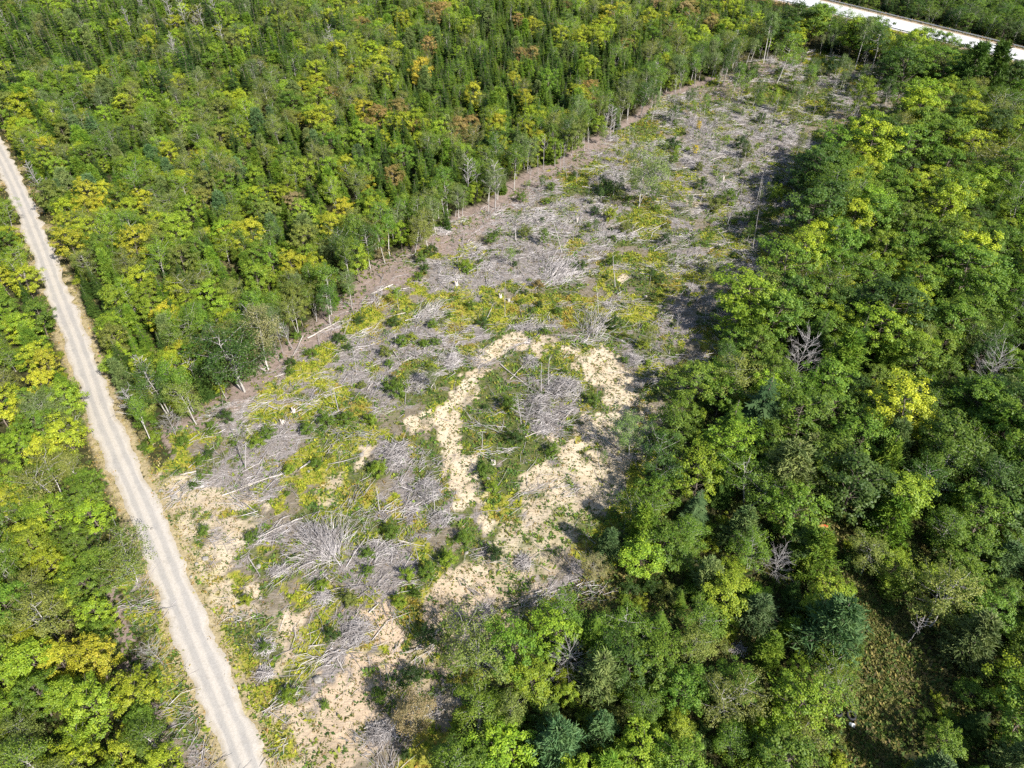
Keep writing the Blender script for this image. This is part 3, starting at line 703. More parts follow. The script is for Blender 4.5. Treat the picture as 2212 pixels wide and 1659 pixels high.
# ------------------------------------------------------------------ where the trees stand
trees = []          # dict(x, y, sp, var, h, w, tint name, tint, rot, special label)
def add(x, y, sp, h, tint, w=1.0, var=None, label=None, lean=(0, 0), group=None, keep=False):
    t = np.array(TINT[tint]) * rng.uniform(.82, 1.2) * rng.uniform(.93, 1.07, 3)
    t = t * (.80 if sp == 'spruce' else 1.15)
    trees.append(dict(x=float(x), y=float(y), sp=sp, h=float(h), w=float(w), tn=tint, tint=t, var=int(rng.integers(3 if sp == 'dead' else len(PR[sp]))) if var is None else var, rot=rng.uniform(0, 6.283), label=label, lean=lean, group=group, keep=keep or label is not None))
def height_for(b, F_top):
    """how tall a thing standing at b must be to reach picture row F_top"""
    lo, hi = .3, 30
    for _ in range(30):
        m_ = (lo + hi) / 2
        if proj(b[0], b[1], m_)[1] > F_top: lo = m_
        else: hi = m_
    return lo
def feature(t, base, top, sp, tint, label, w=1.0, var=None):
    b = T(t, *base); h = height_for(b, F(t, *top)[1])
    q = P(*F(t, *top), h) if h < 29 else b
    lean = ((q[0] - b[0]) / h, 0)
    add(b[0], b[1], sp, h, tint, w, var, label, (float(np.clip(lean[0], -.3, .3)), 0))
def crown_feature(t, c, sp, tint, h, label, w=1.0, var=None):
    b = T(t, c[0], c[1], h * .6); add(b[0], b[1], sp, h, tint, w, var, label)

feature('10', (1925, 1330), (1935, 915), 'birch', 'grey-green', 'lone leafy tree with pale forked trunk standing in the middle of the clearing', 1.0, 1)
feature('10', (995, 1355), (1000, 1050), 'dead', 'grey', 'slender bare pale tree with spreading branches at the clearing edge', 1.0, 0)
feature('10', (950, 1387), (905, 1120), 'aspen', 'grey-green', 'leaning pale-trunked aspen just left of the bare pale tree', .8)
feature('10', (1740, 900), (1775, 665), 'dead', 'grey', 'white weathered dead tree with bushy bare top at the upper clearing edge', 1.3, 2)
feature('10', (1700, 905), (1690, 700), 'dead', 'grey', 'dark thin dead tree next to the white weathered one', .6, 1)
feature('10', (475, 1655), (385, 1430), 'birch', 'olive', 'leaning pale birch with bent trunk over the brown litter strip', .9, 0)
feature('01', (1580, 880), (1440, 450), 'birch', 'dark green', 'big dark spreading tree with forked pale trunk on the clearing edge', 1.35, 3)
feature('01', (1740, 735), (1680, 370), 'birch', 'tan', 'tall tan-topped tree on a pale bare trunk at the clearing edge', .95, 2)
feature('01', (1815, 690), (1765, 500), 'dead', 'grey', 'bare forked pole beside the tan-topped tree', .7, 1)
feature('01', (1838, 640), (1795, 470), 'dead', 'grey', 'thin bare pole behind the forked one at the clearing edge', .5, 1)
feature('01', (1898, 606), (1815, 410), 'dead', 'grey', 'leaning white bare tree beside the long pale log', .8, 0)
feature('01', (1272, 1090), (1170, 830), 'birch', 'olive', 'white-trunked leaning birch near the road end of the clearing edge', .9, 0)
feature('01', (1140, 1160), (1100, 1030), 'dead', 'grey', 'short grey bare bushy tree beside yellow ferns near the road', 1.3, 3)
feature('20', (522, 412), (556, 85), 'aspen', 'grey-green', 'taller of the twin white-trunked aspens at the far end of the clearing', .8, 0)
feature('20', (545, 392), (585, 95), 'aspen', 'green', 'right one of the twin white-trunked aspens at the far end', .8, 2)
feature('20', (605, 540), (700, 215), 'aspen', 'green', 'slim aspen with small round top standing alone before the highway shrubs', 1.15, 1)
feature('20', (1115, 450), (1170, 115), 'aspen', 'grey-green', 'thin white-trunked aspen whose top reaches the highway, left of two', .75, 0)
feature('20', (1215, 470), (1275, 140), 'aspen', 'dark green', 'fork-trunked aspen with dark top below the highway, right of two', 1.1, 1)
feature('20', (1390, 660), (1450, 320), 'maple', 'dark green', 'broad dark round tree at the upper right corner of the clearing', 1.15, 1)
feature('20', (1135, 800), (1215, 500), 'maple', 'lime green', 'light green tree casting a dark shadow on the upper clearing', .85, 0)
feature('20', (1740, 660), (1850, 225), 'larch', 'dark green', 'tall dark shaggy tree that overlaps the highway, left of two', 1.1, 1)
feature('20', (1960, 690), (2070, 250), 'larch', 'dark green', 'tall dark shaggy tree that overlaps the highway, right of two', 1.15, 0)
feature('11', (1860, 1300), (1862, 1050), 'birch', 'grey-green', 'pale young birch with white stem at the sand edge', 1.05, 0)
for q, (bx, by, tx, ty) in enumerate([(80, 560, 80, 330), (180, 530, 200, 325), (260, 560, 290, 390), (330, 590, 345, 400), (400, 430, 400, 240), (440, 400, 450, 220)]):
    feature('20', (bx, by), (tx, ty), 'aspen', ('green', 'grey-green', 'dark green')[q % 3], ('first', 'second', 'third', 'fourth', 'fifth', 'sixth')[q] + ' from left of the aspens with bare stems along the upper clearing edge', .95)
crown_feature('21', (1450, 1000), 'maple', 'yellow', 11.5, 'large golden yellow maple in the dark right-hand forest', 1.15, 1)
crown_feature('21', (700, 1370), 'larch', 'grey-green', 13, 'large soft grey-green larch in front of the golden maple', 1.2, 1)
crown_feature('21', (540, 930), 'spruce', 'blue-green', 13, 'pointed pale blue-green spruce in the right-hand forest', 1.35, 1)
crown_feature('21', (330, 1060), 'spruce', 'green', 10.5, 'pointed green spruce beside the pale blue-green one', 1.3, 1)
crown_feature('21', (900, 1020), 'larch', 'grey-green', 9.5, 'slim pale feathery larch left of the golden maple', .8, 2)
crown_feature('21', (780, 640), 'dead', 'grey', 9.5, 'bare grey-tan tree among green crowns above the spruces', 1.0, 3)
crown_feature('21', (1990, 740), 'dead', 'grey', 9.5, 'bare pale-branched tree near the right edge above the golden maple', 1.0, 3)
crown_feature('21', (100, 1600), 'spruce', 'blue-green', 8, 'small blue-tinged spruce below the sandy clearing edge', 1.1, 1)
crown_feature('12', (1650, 370), 'birch', 'tan', 6.5, 'small tan half-dead bush tree among green shrubs', .8, 0)
crown_feature('12', (450, 1290), 'birch', 'tan', 8, 'tan-crowned tree at the shaded lower corner of the clearing', 1.0, 2)
crown_feature('12', (1690, 1030), 'larch', 'grey-green', 9, 'pale grey-green feathery larch in the lower right forest', 1.15, 0)
crown_feature('12', (1410, 1480), 'larch', 'blue-green', 9.5, 'blue-green feathery larch near the bottom edge', 1.15, 1)
crown_feature('12', (1740, 190), 'larch', 'blue-green', 7.5, 'small bluish larch above the tan bush tree', 1.0, 2)
crown_feature('12', (1690, 1380), 'larch', 'blue-green', 6.5, 'small blue-green larch right of the bottom one', 1.0, 1)
crown_feature('12', (1460, 960), 'dead', 'grey', 6.5, 'brown-grey dead tree in a shadowed gap', 1.0, 3)
crown_feature('12', (870, 870), 'birch', 'olive', 9, 'olive broad crown on the lower clearing edge', 1.2, 1)
crown_feature('12', (1110, 1270), 'birch', 'olive', 7, 'olive upright tree with visible pale stem in the lower forest', .8, 0)
crown_feature('22', (1010, 710), 'larch', 'blue-green', 11, 'big dark blue-green shaggy tree beside the grassy trail', 1.3, 1)
crown_feature('22', (1720, 560), 'birch', 'olive', 10, 'round olive-topped tree right of the grassy trail', 1.2, 3)
crown_feature('22', (1920, 780), 'larch', 'grey-green', 10, 'soft green feathery tree right of the grassy trail', 1.2, 0)
crown_feature('22', (1530, 760), 'dead', 'grey', 5.5, 'bare white forked branches in the shade by the trail', 1.0, 1)
crown_feature('22', (330, 1230), 'birch', 'olive', 8, 'olive tree with glinting leaves at the bottom right of centre', 1.1, 1)
crown_feature('22', (620, 330), 'dead', 'grey', 6, 'grey leafless shrub tree left of the grassy trail', 1.0, 3)
crown_feature('02', (790, 300), 'birch', 'olive', 8.5, 'dark olive round tree with white limbs at the roadside', 1.15, 1)
crown_feature('02', (290, 700), 'birch', 'olive', 9, 'dark olive tree with white limbs near the lower left corner', 1.1, 3)
crown_feature('01', (300, 1430), 'birch', 'olive', 9, 'olive tree with a fan of white limbs west of the road', 1.15, 1)
crown_feature('01', (230, 1000), 'birch', 'grey-green', 9, 'thin-leaved birch showing white stems west of the road', 1.0, 3)
crown_feature('01', (320, 1000), 'birch', 'grey-green', 8.5, 'second white-stemmed birch, nearer the road', .9, 1)
crown_feature('01', (440, 950), 'maple', 'lime green', 8, 'dense round bright green maple on the west roadside', 1.1, 3)
crown_feature('01', (250, 840), 'maple', 'yellow', 7.5, 'bright yellow maple west of the road behind white birches', .9, 2)
crown_feature('02', (590, 950), 'maple', 'yellow', 7.5, 'golden yellow maple near the lower left by the road', .95, 0)
crown_feature('02', (380, 1000), 'maple', 'yellow', 7, 'second golden maple, left of the roadside one', .95, 2)
crown_feature('02', (630, 1270), 'maple', 'lime green', 8, 'vivid lime green maple near the lower left', 1.0, 3)
crown_feature('02', (1000, 900), 'dead', 'grey', 5, 'pale grey dead brushy tree on the west roadside', 1.0, 3)
crown_feature('00', (1050, 480), 'spruce', 'dark green', 15, 'tallest dark spruce in the upper left forest', 1.0, 0)
crown_feature('00', (1090, 70), 'dead', 'grey', 15, 'white dead conifer at the top edge', .8, 2)
crown_feature('00', (820, 130), 'dead', 'grey', 12, 'leaning grey dead spruce near the top left', .7, 2)
crown_feature('00', (590, 800), 'spruce', 'blue-green', 11, 'blue-green spruce among green crowns in the upper left', 1.2, 1)
crown_feature('00', (620, 1060), 'spruce', 'dark green', 9, 'small dark spruce above the yellow maples left of centre', 1.0, 2)
crown_feature('00', (470, 1580), 'maple', 'yellow', 9, 'bright yellow maple beside the middle of the gravel road', 1.1, 0)
crown_feature('00', (870, 1580), 'maple', 'yellow', 9, 'bright yellow maple among greener crowns left of centre', 1.1, 1)
crown_feature('00', (2100, 790), 'maple', 'yellow', 11, 'bright yellow maple in the upper left forest, near the top conifers', 1.0, 2)
crown_feature('10', (515, 460), 'maple', 'orange-yellow', 11, 'tall orange-yellow maple among dark conifers', .9, 0)
crown_feature('10', (840, 610), 'maple', 'yellow', 9, 'small bright yellow maple among dense conifers', .9, 2)
FT = np.array([[t['x'], t['y'], t['h'] * .22 * t['w'] + .8] for t in trees])

def zone_of(x, y):
    """a rough plan of the woods, from where the foot of the tree falls in the picture"""
    dr, side = line_dist(np.array([x]), np.array([y]), road_c)
    dr = dr[0]; side = side[0]
    fx, fy = proj(x, y, 0)
    dh, _ = hw_s(np.array([x]), np.array([y])); dh = dh[0]
    return fx, fy, dr, side, dh
west_sign = line_dist(np.array([road_c[len(road_c) // 2][0] - 8]), np.array([road_c[len(road_c) // 2][1] - 6]), road_c)[1][0]
xs0, xs1, ys0, ys1 = -215, 250, 8, 395
N = 60000
cx = rng.uniform(xs0, xs1, N); cy = rng.uniform(ys0, ys1, N)
fx, fy = proj(cx, cy, 0)
tfx, tfy = proj(cx, cy, 11.0)
ok = (fx > -190) & (fx < 2420) & (tfy < 1800) & (fy > -60)
cx, cy, fx, fy = cx[ok], cy[ok], fx[ok], fy[ok]
clr = poly_in(cx + (fbm(cx, cy, 9, 95) - .5) * 7, cy + (fbm(cx, cy, 9, 97) - .5) * 7, CLEAR)
clr = np.where((fx < 1250 - (fy - 900) * .55) | (fy < 430), clr, poly_in(cx, cy, CLEAR))
drd, rsd = line_dist(cx, cy, road_c); dhw, _ = hw_s(cx, cy); dtr, _ = line_dist(cx, cy, TRAIL)
west = rsd == west_sign
hws = (np.stack([cx, cy], 1) - hw0) @ hnrm                 # across the highway: negative = the clearing's side
cl_d = line_dist(cx, cy, CLEAR_RING)[0]
grove = fbm(cx, cy, 26, 81); grove2 = fbm(cx, cy, 18, 87)
okm = ~clr & (drd > np.where(west, np.where(fy > 1150, RW + 3.8, RW + 1.9), RW + 2.6)) & (dhw > HWH + 8) & (dtr > np.where(fy > 1330, 4.3, 2.8))
okm &= ~((fy > 1590) & ~west & (drd < 15))
for c, r in OPEN: okm &= np.hypot(cx - c[0], cy - c[1]) > r * .8
idx = np.where(okm)[0]
cell = {}
def free(x, y, r):
    i, j = int(x // 4), int(y // 4)
    for a in (-1, 0, 1):
        for b in (-1, 0, 1):
            for (px, py, pr) in cell.get((i + a, j + b), ()):
                if (px - x) ** 2 + (py - y) ** 2 < ((r + pr) * .5) ** 2: return False
    return True
for x, y, r in FT: cell.setdefault((int(x // 4), int(y // 4)), []).append((x, y, r * 1.5))
bushes = []
MIX = {  # zone: (spacing, [(species, weight, (h0, h1), [tints])])
 'west': (2.5, [('maple', 5, (5, 8), ['yellow-green', 'lime green', 'lime green', 'green', 'green', 'yellow']), ('birch', 2.4, (5.5, 8.5), ['olive', 'green', 'lime green']), ('spruce', 1.8, (4.5, 8), ['dark green', 'green', 'green']), ('larch', .4, (6, 8), ['green']), ('dead', .06, (6, 8), ['grey'])]),
 'west_low': (2.5, [('maple', 6, (5, 7.5), ['yellow-green', 'lime green', 'yellow-green', 'lime green', 'green']), ('birch', 2.6, (5.5, 8), ['olive', 'lime green', 'green'])]),
 'road': (2.4, [('maple', 5, (5, 8.5), ['yellow-green', 'lime green', 'lime green', 'green', 'olive', 'lime green', 'green', 'yellow']), ('birch', 2.2, (6, 9), ['olive', 'green', 'lime green']), ('spruce', 3.2, (5, 9), ['green', 'dark green', 'green']), ('larch', 1.1, (6.5, 9), ['blue-green', 'grey-green', 'green']), ('dead', .06, (7, 9), ['grey'])]),
 'edge': (2.15, [('birch', 3, (8, 11), ['olive', 'green', 'grey-green', 'dark green']), ('aspen', 3.6, (8, 11.5), ['grey-green', 'green', 'green']), ('maple', 1.4, (6, 9), ['olive', 'green', 'lime green']), ('dead', .8, (7, 10.5), ['grey']), ('spruce', 1.0, (6, 9), ['dark green', 'green'])]),
 'far_left': (2.7, [('spruce', 9, (8, 13), ['dark green', 'green', 'deep green', 'green']), ('maple', 2.2, (7, 9.5), ['yellow-green', 'lime green', 'green', 'lime green', 'olive']), ('birch', 1.5, (7, 10), ['olive', 'green', 'grey-green']), ('larch', .9, (9, 12), ['green', 'grey-green']), ('dead', .22, (9, 13), ['grey'])]),
 'conifers': (2.1, [('spruce', 9, (5, 9), ['green', 'dark green', 'green', 'dark green', 'green']), ('maple', 1.3, (6, 8.5), ['yellow-green', 'yellow', 'lime green', 'orange-brown', 'green', 'yellow-green']), ('birch', 1.1, (6, 9), ['olive', 'green', 'lime green']), ('larch', .5, (7, 9.5), ['green', 'grey-green'])]),
 'east_up': (3.7, [('maple', 6, (6.5, 12.5), ['lime green', 'green', 'green', 'green', 'dark green', 'yellow-green']), ('birch', 2.5, (7, 12), ['green', 'olive', 'green']), ('spruce', .4, (7, 10), ['dark green']), ('dead', .05, (7, 9), ['grey'])]),
 'east_mid': (3.3, [('maple', 3.6, (5.5, 11.5), ['green', 'lime green', 'dark green', 'green', 'green']), ('birch', 2.6, (6, 11.5), ['green', 'olive', 'dark green', 'green']), ('larch', 1.3, (7.5, 11), ['grey-green', 'green', 'green']), ('spruce', 1.4, (7, 11), ['green', 'dark green'])]),
 'east_low': (2.8, [('maple', 4, (3, 8), ['lime green', 'green', 'green', 'lime green', 'dark green']), ('birch', 2.4, (4.5, 8), ['green', 'olive', 'green']), ('larch', .9, (5, 8.5), ['blue-green', 'grey-green', 'green']), ('spruce', .7, (4, 7.5), ['dark green', 'green'])]),
 'hwy_near': (2.2, [('maple', 4, (2.4, 4.2), ['dark green', 'green', 'green', 'dark green']), ('birch', 1.2, (2.8, 4.5), ['dark green', 'green'])]),
 'hwy_far': (3.1, [('maple', 4, (5, 8.5), ['dark green', 'green', 'green']), ('birch', 2, (6, 9), ['green', 'dark green']), ('spruce', 1, (6, 9), ['deep green'])]),
}
zone_names = []
for i in idx[:]:
    x, y, a, b = cx[i], cy[i], fx[i], fy[i]
    if hws[i] > 0: z = 'hwy_far'
    elif a > 1400 and dhw[i] < HWH + 21 and b < 330: z = 'hwy_near'
    elif west[i]: z = 'west_low' if b > 1050 else ('west' if b > 420 else 'far_left')
    elif a > 1250 - (b - 900) * .55 and b > 430 - 0 and a > 1000: z = 'east_up' if b < 760 else ('east_mid' if b < 1180 else 'east_low')
    elif a > 1690: z = 'east_up'
    elif cl_d[i] < 5.5 + 2.5 * grove2[i] and a < 1760: z = 'edge'
    elif b < 260 - (a - 300) * .12 and a < 760: z = 'far_left'
    elif (a > 640 + (b - 100) * .55 and b < 560) or b < 110: z = 'conifers'
    else: z = 'road'
    sp_, mix = MIX[z]
    s = sp_ * rng.uniform(.75, 1.25)
    if not free(x, y, s): continue
    cell.setdefault((int(x // 4), int(y // 4)), []).append((x, y, s))
    w = np.array([m_[1] for m_ in mix], float)
    # groves: conifers and broadleaves keep company with their own kind
    for q, m_ in enumerate(mix):
        if m_[0] in ('spruce', 'larch'): w[q] *= 3.0 if grove[i] > .56 else (.35 if grove[i] < .46 else 1)
    m_ = mix[rng.choice(len(mix), p=w / w.sum())]
    h = rng.uniform(*m_[2]) * (.85 if s < sp_ * .9 else 1.05)
    tl = m_[3]; tn = tl[int(rng.integers(len(tl)))]
    if z in ('road', 'conifers') and m_[0] == 'maple' and grove2[i] > .55 and rng.uniform() < .42: tn = ('yellow', 'yellow-green', 'yellow-green', 'yellow-green', 'yellow-green', 'yellow', 'yellow-green', 'pinkish tan' if rng.uniform() < .3 else 'yellow-green')[int(rng.integers(8))]
    if z == 'west' and m_[0] == 'maple' and grove2[i] > .57 and rng.uniform() < .3: tn = 'yellow'
    wd = {'maple': 1.0, 'birch': .95, 'aspen': .95, 'spruce': 1.0, 'larch': 1.0, 'dead': .9}[m_[0]] * rng.uniform(.85, 1.2) * (1.15 if h < 6.5 else 1)
    if z.startswith('east'):
        wd *= 1.15
        if cl_d[i] < 8 and fy[i] < 760: h = max(h, 8.5) * 1.12
        elif cl_d[i] < 6: h = min(max(h, 6.5), 9.5)
    if z == 'edge': wd *= .85
    if m_[0] == 'spruce': wd *= 1.1 if z.startswith('east') else 1.05
    if m_[0] == 'dead' and fy[i] > 1450: continue
    add(x, y, m_[0], h, tn, wd, lean=tuple(rng.normal(size=2) * .03)); zone_names.append(z)
    trees[-1]['zone'] = z
# saplings left standing in the cleared ground
for t_, x, y, h, sp, tn, w in [('20', 140, 740, 6, 'birch', 'green', .8), ('20', 60, 760, 5, 'birch', 'green', .8), ('20', 640, 740, 6, 'birch', 'green', .9), ('20', 740, 700, 7, 'birch', 'grey-green', .8), ('20', 800, 620, 6.5, 'maple', 'olive', .7), ('20', 560, 700, 4.5, 'birch', 'green', .9),
                               ('20', 480, 660, 4, 'maple', 'dark green', .9), ('20', 430, 540, 4, 'maple', 'dark green', 1), ('20', 880, 520, 4.5, 'birch', 'olive', .9), ('20', 1000, 460, 4, 'maple', 'dark green', .9), ('20', 30, 700, 6, 'birch', 'dark green', .9), ('10', 2150, 800, 5, 'maple', 'dark green', 1),
                               ('20', 240, 830, 5, 'birch', 'olive', .6), ('20', 90, 900, 5, 'aspen', 'orange-yellow', .7), ('20', 70, 1010, 3, 'maple', 'orange-yellow', .9), ('20', 590, 720, 7, 'birch', 'yellow-green', .5), ('11', 2000, 620, 6, 'birch', 'olive', .6), ('20', 740, 1000, 6, 'birch', 'olive', .8), ('11', 1690, 1370, 4, 'birch', 'grey-green', .5),
                               ('20', 420, 1560, 5, 'birch', 'green', .6), ('20', 160, 860, 5.5, 'birch', 'olive', .5), ('20', 700, 620, 5, 'maple', 'green', .8), ('20', 1060, 900, 5, 'birch', 'grey-green', .5), ('20', 1370, 720, 4, 'birch', 'tan', .8), ('20', 1540, 720, 4, 'birch', 'grey-green', .6)]:
    b = T(t_, x, y); add(b[0], b[1], sp, h, tn, w, keep=True); trees[-1]['zone'] = 'sapling'

kx = rng.uniform(CLEAR[:, 0].min(), CLEAR[:, 0].max(), 4000); ky = rng.uniform(CLEAR[:, 1].min(), CLEAR[:, 1].max(), 4000)
ka, kb = proj(kx, ky); km = masks(kx, ky)
kk = km['clear'] & (km['sand'] < .1) & (km['dr'] > 12) & (rng.uniform(size=4000) < np.where(kb < 450, .40, np.where(kb < 800, .07, .03)))
for x, y, b in list(zip(kx[kk], ky[kk], kb[kk]))[:170]:
    if rng.uniform() < .5: add(x, y, 'dead', rng.uniform(3, 7.5), 'grey', rng.uniform(.55, .85), var=int(rng.integers(2)), lean=tuple(rng.normal(size=2) * .1), keep=True)
    elif b < 330 and rng.uniform() < .5: add(x, y, ('aspen', 'birch')[int(rng.integers(2))], rng.uniform(5.5, 9.5), ('green', 'grey-green', 'dark green')[int(rng.integers(3))], rng.uniform(.6, .9), lean=tuple(rng.normal(size=2) * .05), keep=True)
    else: add(x, y, ('birch', 'aspen', 'birch', 'maple')[int(rng.integers(4))], rng.uniform(2, 5.5), ('green', 'olive', 'grey-green', 'dark green', 'lime green')[int(rng.integers(5))], rng.uniform(.5, .85), lean=tuple(rng.normal(size=2) * .05), keep=True)
    trees[-1]['zone'] = 'sapling'

# ------------------------------------------------------------------ which trees are built one by one
CAPN = {'maple': 300, 'birch': 300, 'aspen': 200, 'spruce': 300, 'larch': 200, 'dead': 190}
for t in trees:
    t['fx'], t['fy'] = proj(t['x'], t['y'], t['h'] * .6)
    t['d'] = math.sqrt(t['x'] ** 2 + t['y'] ** 2 + CAM_H ** 2)
    t['in'] = 10 < t['fx'] < 2202 and 10 < t['fy'] < 1650
_tz = gh(np.array([t['x'] for t in trees]), np.array([t['y'] for t in trees]))
for t, z in zip(trees, _tz): t['z'] = float(z) - .08
solo, mass = [], []
for sp in CAPN:
    L = [t for t in trees if t['sp'] == sp]
    L.sort(key=lambda t: (not t['keep'], not t['in'], -t['h'] * t['w'] / t['d']))
    n = 0
    for t in L:
        if n < CAPN[sp] and (t['keep'] or t['in']): solo.append(t); n += 1
        else: mass.append(t)
PART_D = 150.0
def tree_matrix(o, t):
    o.location = (t['x'], t['y'], t['z'])
    o.rotation_euler = (-t['lean'][1], t['lean'][0], t['rot'])
    o.rotation_mode = 'ZXY' if False else 'XYZ'
    o.scale = (t['h'] * t['w'], t['h'] * t['w'], t['h'])
for t in solo:
    pr = PR[t['sp']][t['var']]; name = KINDN[t['sp']]
    if t['d'] < PART_D or t['label']:
        e = bpy.data.objects.new(name, None); COL.objects.link(e); e.empty_display_size = .2
        tree_matrix(e, t)
        obj('trunk', pr.trunk, e)
        c = obj('branches' if t['sp'] == 'dead' else 'crown', pr.crown, e); c['tint'] = [float(v) for v in t['tint']]
    else:
        e = obj(name, pr.whole); tree_matrix(e, t); e['tint'] = [float(v) for v in t['tint']]
    t['o'] = e
# ---- labels
def zone_words(t):
    dr, sd = line_dist(np.array([t['x']]), np.array([t['y']]), road_c); dr = dr[0]; w = sd[0] == west_sign
    cd = line_dist(np.array([t['x']]), np.array([t['y']]), CLEAR_RING)[0][0]
    a, b = t['fx'], t['fy']; z = t.get('zone', '')
    row = ('top', 'upper', 'upper-middle', 'middle', 'lower-middle', 'lower', 'bottom')[int(np.searchsorted([70, 200, 420, 720, 1080, 1400], b))]
    col = ('far left', 'left', 'mid-left', 'centre', 'mid-right', 'right', 'far right')[int(np.searchsorted([200, 420, 760, 1200, 1600, 1900], a))]
    pos = f', {row} {col}'
    if z == 'sapling': return 'standing in the clearing' + pos, 'saplings left standing in the clearing'
    if z == 'hwy_far': return 'beyond the highway' + pos, 'trees beyond the highway'
    if z == 'hwy_near': return 'below the highway' + pos, 'trees below the highway'
    if w: return ('on west road verge' if dr < RW + 5 else 'west of the road') + pos, 'trees west of the gravel road'
    if z.startswith('east'):
        if cd < 6: return "on clearing's shaded edge" + pos, 'trees on the shaded side of the clearing'
        if line_dist(np.array([t['x']]), np.array([t['y']]), TRAIL)[0][0] < 6: return 'beside the grassy trail' + pos, 'trees beside the grassy trail'
        return 'in right-hand forest' + pos, 'trees of the forest right of the clearing'
    if z == 'edge': return "on clearing's sunlit edge" + pos, 'trees on the sunlit edge of the clearing'
    if dr < RW + 7: return 'on east road verge' + pos, 'trees along the east verge of the gravel road'
    if z == 'far_left': return 'in far spruce forest' + pos, 'trees of the far upper left forest'
    if z == 'conifers': return 'in conifer stand' + pos, 'trees of the dense conifer stand'
    return 'west of the clearing' + pos, 'trees between the gravel road and the clearing'
by = {}
for t in solo:
    o = t['o']; o['category'] = 'tree'
    zw, gw = zone_words(t)
    o['group'] = gw
    if t['label']: o['label'] = t['label']; continue
    hs = (4.5, 6) if t.get('zone') == 'sapling' else {'dead': (7, 10)}.get(t['sp'], (6.5, 9))
    size = 'small' if t['h'] < hs[0] else 'tall' if t['h'] > hs[1] else 'mid-sized'
    tn = '' if t['sp'] == 'dead' else t['tn'] + ' '
    head = f"{size} {tn}{SPW[t['sp']]}"
    by.setdefault((head, zw), []).append(t)
ORD = ['leftmost'] + [n_ + ' from left' for n_ in ('second', 'third', 'fourth', 'fifth', 'sixth', 'seventh', 'eighth', 'ninth')]
NUM = ['', 'one', 'two', 'three', 'four', 'five', 'six', 'seven', 'eight', 'nine']
for (head, zw), L in by.items():
    L.sort(key=lambda t: t['fx'])
    for i, t in enumerate(L):
        if len(L) == 1: s = f'{head} {zw}'
        elif len(L) == 2: s = f"{head} {zw}, {('left', 'right')[i]} of two"
        elif len(L) <= 6: s = f"{head} {zw}, {ORD[i] if i < len(L) - 1 else 'rightmost'} of {NUM[len(L)]}"
        elif len(L) <= 12:
            N_ = sorted(L, key=lambda q: -q['fy']); h_ = (len(L) + 1) // 2; near_ = t in N_[:h_]
            G_ = sorted(N_[:h_] if near_ else N_[h_:], key=lambda q: q['fx']); k_ = G_.index(t)
            s = f"{head} {zw}, {ORD[k_] if k_ < len(G_) - 1 else 'rightmost'} of {'nearer' if near_ else 'farther'} {NUM[len(G_)]}"
        elif len(L) <= 27:
            N_ = sorted(L, key=lambda q: -q['fy']); h_ = (len(L) + 2) // 3; bnd = N_.index(t) // h_
            G_ = sorted(N_[bnd * h_:(bnd + 1) * h_], key=lambda q: q['fx']); k_ = G_.index(t)
            s = f"{head} {zw}, {ORD[k_] if k_ < len(G_) - 1 else 'rightmost'} of {('nearest', 'middle', 'farthest')[bnd]} {NUM[len(G_)]}"
        else: s = f'{head} {zw}'
        t['o']['label'] = s if len(s.split()) <= 15 else s.replace(' from left of ', ' left of ')
for sp in CAPN:
    print('TREES', sp, sum(t['sp'] == sp for t in solo), sum(t['sp'] == sp for t in mass))

